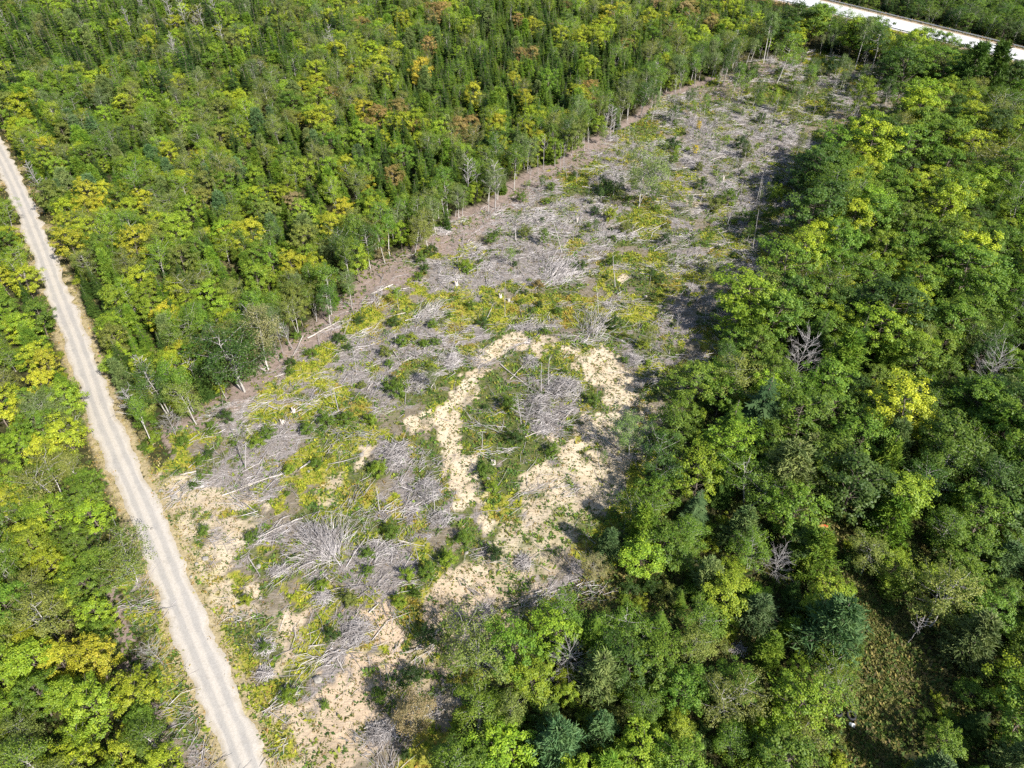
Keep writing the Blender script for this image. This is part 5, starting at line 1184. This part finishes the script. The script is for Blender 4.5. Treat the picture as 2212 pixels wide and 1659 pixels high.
for a in [
 ('11', (1342, 850), (1346, 650), 'taller of two straight bare poles inside the sand ring', .08, 2), ('11', (1295, 882), (1297, 690), 'left of two straight bare poles inside the sand ring', .08, 2), ('11', (1775, 205), (1763, -10), 'tall bare pole near the pale dirt mound', .09, 4), ('11', (1060, 385), (1058, 190), 'thin bare pole rising from the fern band', .06, 4), ('11', (1668, 375), (1655, 180), 'bare pole above the ring, right of the ferns', .07, 7), ('11', (910, 1242), (912, 1130), 'short grey pole in weeds inside the ring', .09, 2),
 ('11', (247, 1655), (222, 1480), 'branched bare pole on the orange weeds', .07, 12), ('11', (712, 640), (740, 480), 'bare pole with bushy top left of the sand ring', .07, 16), ('11', (602, 1659), (585, 1480), 'bare pole rising from the grey brush row', .08, 6), ('11', (1680, 1385), (1655, 1240), 'thin sapling pole on shaded sand', .05, 6), ('11', (98, 752), (75, 600), 'bare pole in the left slash', .06, 3), ('11', (345, 590), (340, 490), 'short bare pole beside the touching bushes', .07, 2), ('11', (15, 495), (60, 365), 'dark leaning pole by the litter strip', .08, 1), ('11', (1630, 540), (1760, 330), 'leaning bushy snag above the sand ring', .10, 22), ('11', (690, 210), (700, 90), 'broken grey pole in the upper slash', .10, 8), ('11', (1190, 1100), (1240, 930), 'curved pole rising from the brush in the ring', .06, 6),
 ('01', (1587, 1372), (1572, 1200), 'dark grey branched pole over the dense slash', .10, 14), ('01', (2195, 1015), (2155, 850), 'leaning pole right of the fern bank', .08, 4), ('01', (1648, 1188), (1590, 1095), 'leaning pale stick with two prongs', .07, 3), ('01', (1470, 930), (1385, 760), 'thin pole in front of the big dark tree', .05, 2), ('01', (2050, 420), (2030, 300), 'thin white pole at the forest edge', .07, 2),
 ('10', (1790, 1040), (1790, 830), 'tall slim pole in the open, left of the lone tree', .09, 3), ('10', (1500, 1565), (1505, 1390), 'slim pole with leafless top in the middle slash', .07, 8), ('10', (1385, 1085), (1385, 925), 'straight pale stem by the forest edge litter', .09, 3), ('10', (1275, 1155), (1272, 1000), 'pale stem at the forest edge, further left', .08, 4), ('10', (1430, 1645), (1365, 1415), 'pale leaning pole in the middle slash', .08, 4), ('10', (1415, 1100), (1425, 940), 'second pale stem by the forest edge litter', .08, 3), ('10', (1440, 1105), (1450, 950), 'third pale stem by the forest edge litter', .07, 3), ('10', (1490, 1010), (1505, 880), 'white stem at the forest edge behind the litter', .09, 5), ('10', (1575, 980), (1580, 860), 'thin stem nearest the white weathered tree', .07, 3), ('10', (1600, 965), (1608, 840), 'thin stem touching the white weathered tree', .07, 5), ('10', (1130, 1560), (1128, 1470), 'broken white stump pole in the slash', .20, 2),
 ('10', (560, 1450), (575, 1290), 'leftmost of the pale stems before the aspens', .08, 3), ('10', (605, 1490), (590, 1300), 'second of the pale stems before the aspens', .09, 5), ('10', (690, 1490), (655, 1290), 'third of the pale stems before the aspens', .09, 4), ('10', (740, 1410), (750, 1270), 'fourth of the pale stems before the aspens', .08, 4), ('10', (785, 1400), (800, 1250), 'rightmost of the pale stems before the aspens', .08, 4),
 ('20', (455, 1605), (492, 1370), 'tall pale sapling stem at the forest shade', .08, 8), ('20', (472, 1330), (530, 1110), 'bunch-topped tall stem beside the forest shade', .08, 10), ('20', (490, 1320), (515, 1150), 'thin stem beside the bunch-topped one', .06, 4), ('20', (572, 1005), (592, 860), 'pale stem in the upper slash near the forest', .07, 4), ('20', (540, 1025), (535, 880), 'thin stem left of the pale one, upper slash', .06, 4), ('20', (478, 1025), (452, 930), 'leaning stem in the upper slash', .06, 3), ('20', (290, 1455), (308, 1370), 'short stem on the yellowish slope', .07, 3), ('20', (45, 975), (70, 800), 'stem beside the orange-yellow sapling', .07, 5), ('20', (990, 490), (1000, 400), 'dead stem before the far ferns', .08, 3), ('20', (100, 360 + 980), (160, 770 + 420), 'leaning fork near the yellowish slope', .06, 4), ('20', (95, 355 + 760), (110, 355 + 640), 'small forked stem in the middle upper slash', .06, 4),
 ('12', (500, 310), (480, 210), 'thin stem in the lower slash', .06, 3),
]: pole(*a)

def brush_pile(t, c, rx, ry, label, n=260, hgt=1.0, fan=None, tone=.5, r=.03):
    b = T(t, *c); fx_, fy_ = F(t, *c)
    ax = np.linalg.norm(P(fx_ + rx / 3, fy_) - b); ay = np.linalg.norm(P(fx_, fy_ + ry / 3) - b)
    mb = MB(); g = g2
    if fan is None:
        q_ = nrm(g.normal(size=(n, 2))) * np.sqrt(g.uniform(0, 1, n))[:, None]
        p = np.stack([q_[:, 0] * ax * .8, q_[:, 1] * ay * .8, np.zeros(n)], 1)
        dome = np.clip(1 - (q_ ** 2).sum(1), 0, 1)
        p[:, 2] = g.uniform(.0, 1, n) * dome * hgt
        a = g.uniform(0, 6.28, n); d = np.stack([np.cos(a), np.sin(a), g.normal(size=n) * .28], 1)
        L = g.uniform(.5, 1.9, n) * min(1.6, .5 + .35 * max(ax, ay)); p -= d * (L * .5)[:, None]; p[:, 2] = np.maximum(p[:, 2], .02)
    else:
        a = fan + g.normal(size=n) * .5; s = g.uniform(0, .8, n)
        R_ = max(ax, ay) * 1.7
        p = np.stack([-math.cos(fan) * R_ * .5 + np.cos(a) * R_ * s, -math.sin(fan) * R_ * .5 + np.sin(a) * R_ * s, .1 + hgt * g.uniform(0, 1, n) * s * 1.6], 1)
        d = np.stack([np.cos(a), np.sin(a), g.uniform(-.12, .35, n)], 1); L = R_ * g.uniform(.15, .45, n); p[:, :2] += g.normal(size=(n, 2)) * .12 * R_; d = nrm(d + g.normal(size=(n, 3)) * .22)
        tube(mb, [[-math.cos(fan) * R_ * .75, -math.sin(fan) * R_ * .75, .15], [0, 0, .35 + hgt * .3]], [.09, .03], 6, 0, .5)
    sticks(mb, p, d, L, r * g.uniform(.5, 1.5, n), np.clip(tone + g.normal(size=n) * .2, 0, 1), g)
    o = obj('brush_pile', mb.mesh('brush_pile', [M['slash']])); o.location = (b[0], b[1], gz(b)); tag(o, label, 'brush pile', 'grey brush piles in the clearing')
for a in [
 ('02', (2100, 210), 170, 120, 'great grey fan-shaped heap of branches nearest the road', 620, 1.7, math.pi * .72, .72), ('12', (230, 250), 170, 80, 'low pale slash heap right of the great fan', 320, .7), ('11', (345, 1300), 110, 120, 'tangled grey brush pile at the top of the brush row', 380, 1.3), ('11', (560, 1530), 130, 100, 'long grey brush heap in the lower brush row', 380, 1.2), ('12', (640, 40), 100, 60, 'last grey heap of the brush row by the weeds', 220, 1.0),
 ('11', (720, 690), 65, 65, 'round pale brush pile left of the sand ring', 300, 1.4, None, .7), ('11', (500, 830), 95, 85, 'loose brush pile beside the largest round bush', 240, 1.0), ('11', (1270, 1000), 120, 130, 'purplish grey dead bush heap in the sand ring', 420, 1.7, None, .42), ('11', (1450, 880), 150, 100, 'large tangled root and branch pile in the sand ring', 480, 1.6), ('11', (1300, 1130), 80, 40, 'pale stick pile under the heap in the ring', 160, .7, None, .75), ('11', (1225, 690), 75, 60, 'greenish brush pile at the top of the ring', 200, 1.2, None, .4), ('11', (1640, 450), 60, 90, 'bristling grey brush under the leaning snag', 260, 1.6, 1.2, .7), ('11', (1890, 680), 70, 60, 'brush pile beside the right sand patch', 220, .9),
 ('11', (1440, 110), 130, 90, 'big pale branch heap above the fern band', 420, 1.3, .8, .75), ('11', (590, 390), 140, 65, 'fan of long grey-green branches below the fern band', 320, .9, .3, .55), ('11', (1250, 462), 220, 28, 'long low row of sticks above the sand ring', 260, .5), ('12', (90, 790), 90, 110, 'grey slash heap near the lower sand', 380, 1.0), ('12', (1175, 330), 60, 70, 'shaded brush pile under the forest edge', 200, .9), ('12', (930, 650), 80, 60, 'shaded dead branches beside the olive crown', 200, 1.0), ('12', (260, 1430), 120, 70, 'shaded brush pile at the bottom corner', 300, 1.0),
 ('10', (1310, 1430), 150, 50, 'low pale slash heap left of the lone tree', 260, .8, None, .7), ('10', (640, 1505), 90, 35, 'heap of silvery branches on the litter strip', 200, .9, None, .75), ('10', (1770, 1530), 200, 40, 'wide pale slash heap below the lone tree', 300, .9, None, .75), ('10', (1760, 1150), 120, 60, 'pale fine brush behind the shadow of the lone tree', 260, .9, None, .7), ('20', (40, 1060), 50, 60, 'small pale brush pile right of the lone tree', 160, 1.2, None, .75), ('20', (270, 1210), 80, 40, 'bristling pale brush below the white stump', 220, .9, None, .75), ('20', (700, 870), 60, 40, 'pale brush pile near the upper forest edge', 180, .9, None, .7), ('20', (560, 400), 40, 30, 'grey brush at the foot of the twin aspens', 140, .8),
 ('02', (1810, 390), 90, 40, 'bundle of thin grey sticks below the boulder', 160, .6, None, .6), ('02', (2090, 560), 70, 55, 'fine pale brush pile below the great fan', 240, .8, None, .75), ('02', (1720, 880), 80, 55, 'pale sticks heap among yellow weeds', 200, .7, None, .75), ('02', (1720, 1050), 70, 50, 'pale stick heap toward the bottom of the clearing', 160, .7, None, .7), ('20', (1460, 680), 90, 60, 'brownish brush pile under the broad dark tree', 220, 1.0, None, .4), ('22', (350, 900), 60, 40, 'pale brush in a gap of the lower forest', 140, .6, None, .7),
]: brush_pile(*a)

def rock(t, c, r, label, seed):
    g = np.random.default_rng(seed); b = T(t, *c)
    th = np.linspace(0, 6.283, 9)[:-1]; ph = [-.5, -.1, .35, .8, 1.25]
    V = []; rr = 1 + g.normal(size=(5, 8)) * .10
    for i, p in enumerate(ph):
        for j, a in enumerate(th): V.append([math.cos(p) * math.cos(a) * rr[i, j], math.cos(p) * math.sin(a) * rr[i, j] * .8, math.sin(p) * .65 * rr[i, j]])
    Q = [[i * 8 + j, i * 8 + (j + 1) % 8, i * 8 + 8 + (j + 1) % 8, i * 8 + 8 + j] for i in range(4) for j in range(8)] + [[32, 33, 34, 35], [32, 35, 36, 39], [36, 37, 38, 39]]
    o = obj('boulder', MB().quads(np.array(V) * r, Q).mesh('boulder', [M['stone']], False)); r *= 1; o.location = (b[0], b[1], gz(b) + r * .1); o.scale = (.8, .8, .7); o.rotation_euler = (0, 0, g.uniform(0, 6)); tag(o, label, 'boulder', 'pale stones and boulders')
for i, a in enumerate([
 ('02', (1675, 355), .55, 'pale round boulder beside the dark bent log'), ('01', (1130, 1560), .7, 'pale boulder near the road corner'), ('02', (1330, 300), .6, 'pale boulder on bare ground nearest the road'), ('11', (130, 1290), .55, 'boulder beside the sandy track'), ('11', (60, 1585), .5, 'boulder in the orange weeds'), ('01', (2000, 1395), .35, 'small stone on the orange fern patch'), ('11', (948, 1440), .45, 'white stone below the sand ring'), ('02', (1270, 330), .35, 'small pale stone on the road verge'),
 ('11', (1105, 290), .4, 'pale stone in the fern band'), ('11', (1970, 270), .5, 'white stone near the forest side'), ('02', (1500, 640), .4, 'pale stone in stony ground near the verge'), ('02', (1560, 700), .35, 'right one of the stones near the verge'), ('02', (1630, 640), .3, 'small stone above the ones near the verge'), ('02', (2060, 1090), .75, 'rounded earthy boulder in the lower slash'), ('02', (1240, 420), .3, 'stone between road verge and weeds'), ('12', (810, 260), .4, 'pale stone at the green weed bank'), ('02', (1690, 560), .3, 'grey stone beside yellow weeds'), ('01', (1040, 1520), .45, 'stone at the road corner of the clearing')]): rock(*a, 900 + i)
b = T('02', 985, 112)
rock('02', (985, 112), .28, 'white flat stone lying on the gravel road', 950)
bpy.data.objects[[o.name for o in bpy.data.objects if o.get('label') == 'white flat stone lying on the gravel road'][0]].location.z = .12

# ------------------------------------------------------------------ weeds, ferns and grass
cmb = MB(); ccol = []
def tufts(pts, cols, size, blades, upr, aspect=.42, g=g2):
    n = len(pts)
    z = gh(pts[:, 0], pts[:, 1])
    k = n * blades
    c = np.repeat(np.column_stack([pts, z]), blades, 0)
    sz = np.repeat(np.asarray(size), blades) * g.uniform(.6, 1.3, k)
    az = g.uniform(0, 6.283, k); el = g.uniform(upr[0], upr[1], k)
    d = np.stack([np.cos(az) * np.cos(el), np.sin(az) * np.cos(el), np.sin(el)], 1)
    s = np.stack([-np.sin(az), np.cos(az), g.normal(size=k) * .3], 1); s = nrm(s)
    off = g.normal(size=(k, 2)) * (sz * .35)[:, None]
    c[:, :2] += off
    L = sz[:, None]
    V = np.stack([c, c + d * L * .5 + s * L * aspect * .5, c + d * L + np.array([0, 0, -.12]) * L, c + d * L * .5 - s * L * aspect * .5], 1)
    cmb.quads(V.reshape(-1, 3), np.arange(k * 4).reshape(-1, 4), 0, np.clip(g.normal(.5, .2, k), 0, 1))
    ccol.append(np.repeat(cols, blades, 0) * g.uniform(.85, 1.35, (k, 1)))
def pick(pal, n, w=None): return np.array(pal)[g2.choice(len(pal), n, p=w)]
py_ = sample_clear(24000, lambda m_, x, y: np.clip(m_['yel'] * 1.0 - m_['sand'] * .9, 0, 1))
tone = fbm(py_[:, 0], py_[:, 1], 5, 91)
pal = np.where((tone > .62)[:, None], pick([(.24, .17, .03), (.26, .21, .03), (.20, .16, .03)], len(py_)), pick([(.22, .25, .018), (.16, .20, .016), (.26, .27, .02), (.12, .16, .018)], len(py_)))
tufts(py_, pal, g2.uniform(.22, .55, len(py_)), 5, (.15, 1.0))
pg_ = sample_clear(21000, lambda m_, x, y: np.clip(m_['green'] - np.where(m_['sand'] > .6, .9, .45) * m_['sand'], 0, 1))
tufts(pg_, pick([(.075, .135, .022), (.10, .165, .022), (.05, .09, .018), (.14, .18, .02), (.15, .15, .03)], len(pg_)), g2.uniform(.22, .6, len(pg_)), 6, (.1, 1.0), .5)
ps_ = sample_clear(36000, lambda m_, x, y: np.clip(.30 - m_['brown'] * .2 + .7 * m_['sand'] + .2 * (y > 120), 0, 1))
tufts(ps_, pick([(.10, .13, .03), (.06, .09, .02), (.16, .15, .04), (.20, .14, .05)], len(ps_)), g2.uniform(.12, .38, len(ps_)), 4, (.1, 1.1))
# verges of the gravel road, the trail and the highway slope
vx = g2.uniform(-140, 40, 130000); vy = g2.uniform(15, 215, 130000)
dv, sv = line_dist(vx, vy, road_c); wv = sv == west_sign
k = (dv > RW - .45) & (dv < RW + np.where(wv, 2.4, 3.6)); k &= g2.uniform(size=len(vx)) < np.where(dv < RW + .05, .16, np.where(dv < RW + .7, .45, .9))
pv = np.stack([vx[k], vy[k]], 1)
tufts(pv, pick([(.30, .25, .08), (.22, .20, .05), (.36, .30, .13), (.13, .15, .03), (.27, .17, .05)], len(pv)), g2.uniform(.2, .5, len(pv)), 4, (.3, 1.2), .3)
s_ = g2.uniform(0, 1, 6000); i_ = (s_ * (len(TRAIL) - 1)).astype(int)
pt_ = TRAIL[i_] + g2.normal(size=(6000, 2)) * 2.1
tufts(pt_, pick([(.17, .15, .045), (.14, .14, .035), (.09, .12, .025), (.21, .17, .06), (.07, .10, .02)], 6000), g2.uniform(.18, .45, 6000), 5, (.3, 1.2), .28)
for c, r in OPEN:
    n = int(r * r * 22); po = c + nrm(g2.normal(size=(n, 2))) * r * 1.3 * np.sqrt(g2.uniform(0, 1, n))[:, None]
    tufts(po, pick([(.15, .15, .04), (.08, .12, .025), (.20, .17, .05), (.11, .09, .04)], n), g2.uniform(.3, .7, n), 5, (.2, 1.1), .4)
fx2 = g2.uniform(-75, 85, 90000); fy2 = g2.uniform(14, 130, 90000); qa, qb = proj(fx2, fy2)
kf = ~poly_in(fx2, fy2, CLEAR) & (line_dist(fx2, fy2, road_c)[0] > RW + 1.5) & (qa > -60) & (qa < 2270) & (qb < 1760) & (g2.uniform(size=90000) < np.where(qb > 1000, .55, .22))
pf = np.stack([fx2[kf], fy2[kf]], 1)
tufts(pf, pick([(.06, .10, .02), (.09, .12, .02), (.13, .12, .03), (.045, .075, .016)], len(pf)), g2.uniform(.35, .8, len(pf)), 4, (.15, 1.0), .5)
hx = hw_c[g2.integers(20, 55, 5000)] - hnrm * (HWH + 1.5 + np.abs(g2.normal(size=5000)) * 2.6)[:, None] + g2.normal(size=(5000, 2)) * 2
hx2 = hw_c[g2.integers(20, 55, 3500)] + hnrm * (HWH + 2.4 + g2.uniform(0, 4, 3500))[:, None] + g2.normal(size=(3500, 2)) * 2
hx = np.vstack([hx, hx2]); hx = hx[hw_s(hx[:, 0], hx[:, 1])[0] > HWH + 1.2]
tufts(hx, pick([(.24, .16, .06), (.16, .14, .05), (.12, .13, .03), (.28, .20, .09)], len(hx)), g2.uniform(.4, .9, len(hx)), 4, (.3, 1.2), .3)
tag(obj('ground_cover', cmb.mesh('ground_cover', [M['cover']], False, np.concatenate(ccol))), 'ferns, weeds and dry grass growing over the clearing and verges', 'weeds', kind='stuff')

# ------------------------------------------------------------------ things thrown away by the trail
def tyre(t, c, label, tilt=0):
    b = T(t, *c); V = []; R_, r_ = .36, .13
    for i in range(20):
        a = i * 6.283 / 20
        for j in range(8):
            p = j * 6.283 / 8; q_ = R_ + r_ * math.cos(p) * .8; V.append([q_ * math.cos(a), q_ * math.sin(a), r_ * math.sin(p) + r_])
    Q = [[i * 8 + j, ((i + 1) % 20) * 8 + j, ((i + 1) % 20) * 8 + (j + 1) % 8, i * 8 + (j + 1) % 8] for i in range(20) for j in range(8)]
    o = obj('tyre', MB().quads(V, Q).mesh('tyre', [M['rubber']], True)); o.location = (b[0], b[1], gz(b) + .25); o.rotation_euler = (tilt, .12, 0); o.scale = (1.2, 1.2, 1.2); tag(o, label, 'tyre', 'old tyres by the trail')
tyre('22', (1085, 1325), 'old black tyre lying by the grassy trail above the white bucket', .1)
tyre('22', (995, 1310), 'old black tyre further from the trail, left of the other', -.25)
b = T('22', 1075, 1382)
e = bpy.data.objects.new('bucket', None); COL.objects.link(e); e.location = (b[0], b[1], gz(b) + .45); e.rotation_euler = (1.0, .3, .5); e.scale = (1.3, 1.3, 1.3); tag(e, 'white plastic bucket tipped over beside the grassy trail', 'bucket')
mb = MB(); tube(mb, [[0, 0, 0], [0, 0, .2], [0, 0, .38], [0, 0, .38], [0, 0, .03]], [.14, .155, .17, .155, .125], 12); th = np.arange(12) * 6.283 / 12
ring = np.stack([np.cos(th) * .14, np.sin(th) * .14, th * 0 + .001], 1); mb.quads(ring, [[0, 1, 2, 3], [0, 3, 4, 5], [0, 5, 6, 7], [0, 7, 8, 9], [0, 9, 10, 11]])
obj('pail', mb.mesh('pail', [M['plastic_white']], True), e)
mb = MB(); tube(mb, [[.17 * math.cos(a), .1 * math.sin(a), .36 + .12 * math.sin(a)] for a in np.linspace(0, math.pi, 9)], [.006] * 9, 4); obj('handle', mb.mesh('bucket_handle', [M['metal_dark']]), e)
b = T('22', 910, 108)
e = bpy.data.objects.new('tarp', None); COL.objects.link(e); e.location = (b[0], b[1], gz(b) + .3); e.scale = (.62, .62, .62); tag(e, 'crumpled orange tarp with a red corner on the grassy trail', 'tarp')
n = 10; uu, vv = np.meshgrid(np.linspace(-1, 1, n), np.linspace(-1, 1, n)); zz = .3 * fbm(uu * 3 + 9, vv * 3 + 4, .9, 3) + .25 * (1 - uu ** 2)
V = np.stack([uu * 1.15 + .15 * vv, vv * .7, zz], -1).reshape(-1, 3); i = (np.arange(n - 1)[:, None] * n + np.arange(n - 1)[None]).ravel(); Q = np.stack([i, i + 1, i + n + 1, i + n], 1)
cent = V[Q].mean(1); red = (cent[:, 0] > .3) & (cent[:, 1] > .25)
obj('sheet', MB().quads(V, Q[~red]).mesh('sheet', [M['tarp']], True), e); obj('corner', MB().quads(V, Q[red]).mesh('tarp_corner', [M['red_cloth']], True), e)
def stump(t, c, r, h, label):
    b = T(t, *c); mb = MB(); th = np.arange(9) * 6.283 / 9; rr = lambda k: np.array([1, .9, 1.05, .95, 1.1, .9, 1, 1.08, .94]) * k
    zt = h * np.array([1, .85, .7, .8, 1.1, 1.2, .9, .75, .9]); V = np.concatenate([np.stack([np.cos(th) * rr(r * 1.5), np.sin(th) * rr(r * 1.5), th * 0 - .1], 1), np.stack([np.cos(th) * rr(r), np.sin(th) * rr(r), th * 0 + h * .3], 1), np.stack([np.cos(th) * rr(r * .9), np.sin(th) * rr(r * .9), zt], 1), np.stack([np.cos(th) * r * .3, np.sin(th) * r * .3, zt * .85], 1)])
    Q = [[i * 9 + j, i * 9 + (j + 1) % 9, i * 9 + 9 + (j + 1) % 9, i * 9 + 9 + j] for i in range(3) for j in range(9)] + [[27, 28, 29, 30], [27, 30, 31, 35], [31, 32, 33, 34], [31, 34, 35, 35]][:3]
    o = obj('tree_stump', mb.quads(V, Q, 0, .75).mesh('tree_stump', [M['log']])); o.location = (b[0], b[1], gz(b)); tag(o, label, 'stump', 'stumps in the clearing')
for a in [('20', (258, 1180), .3, 1.7, 'tall jagged pale stump in the upper slash'), ('10', (1528, 1440), .25, 1.3, 'pale leaning stump left of the cut pole'), ('11', (745, 185), .35, .9, 'pale root stump in the upper slash'), ('11', (1030, 262), .3, .8, 'pale stump in the fern band'), ('11', (1085, 285), .25, .7, 'small pale stump right of the other in the ferns'), ('01', (1330 + 500, 1080), .3, .8, 'pale stump above the grey slash'), ('01', (1905, 1010), .3, .9, 'jagged pale stump at the top of the weeds'), ('11', (985, 1340), .35, .7, 'root stump at the lower sand tongue')]: stump(*a)
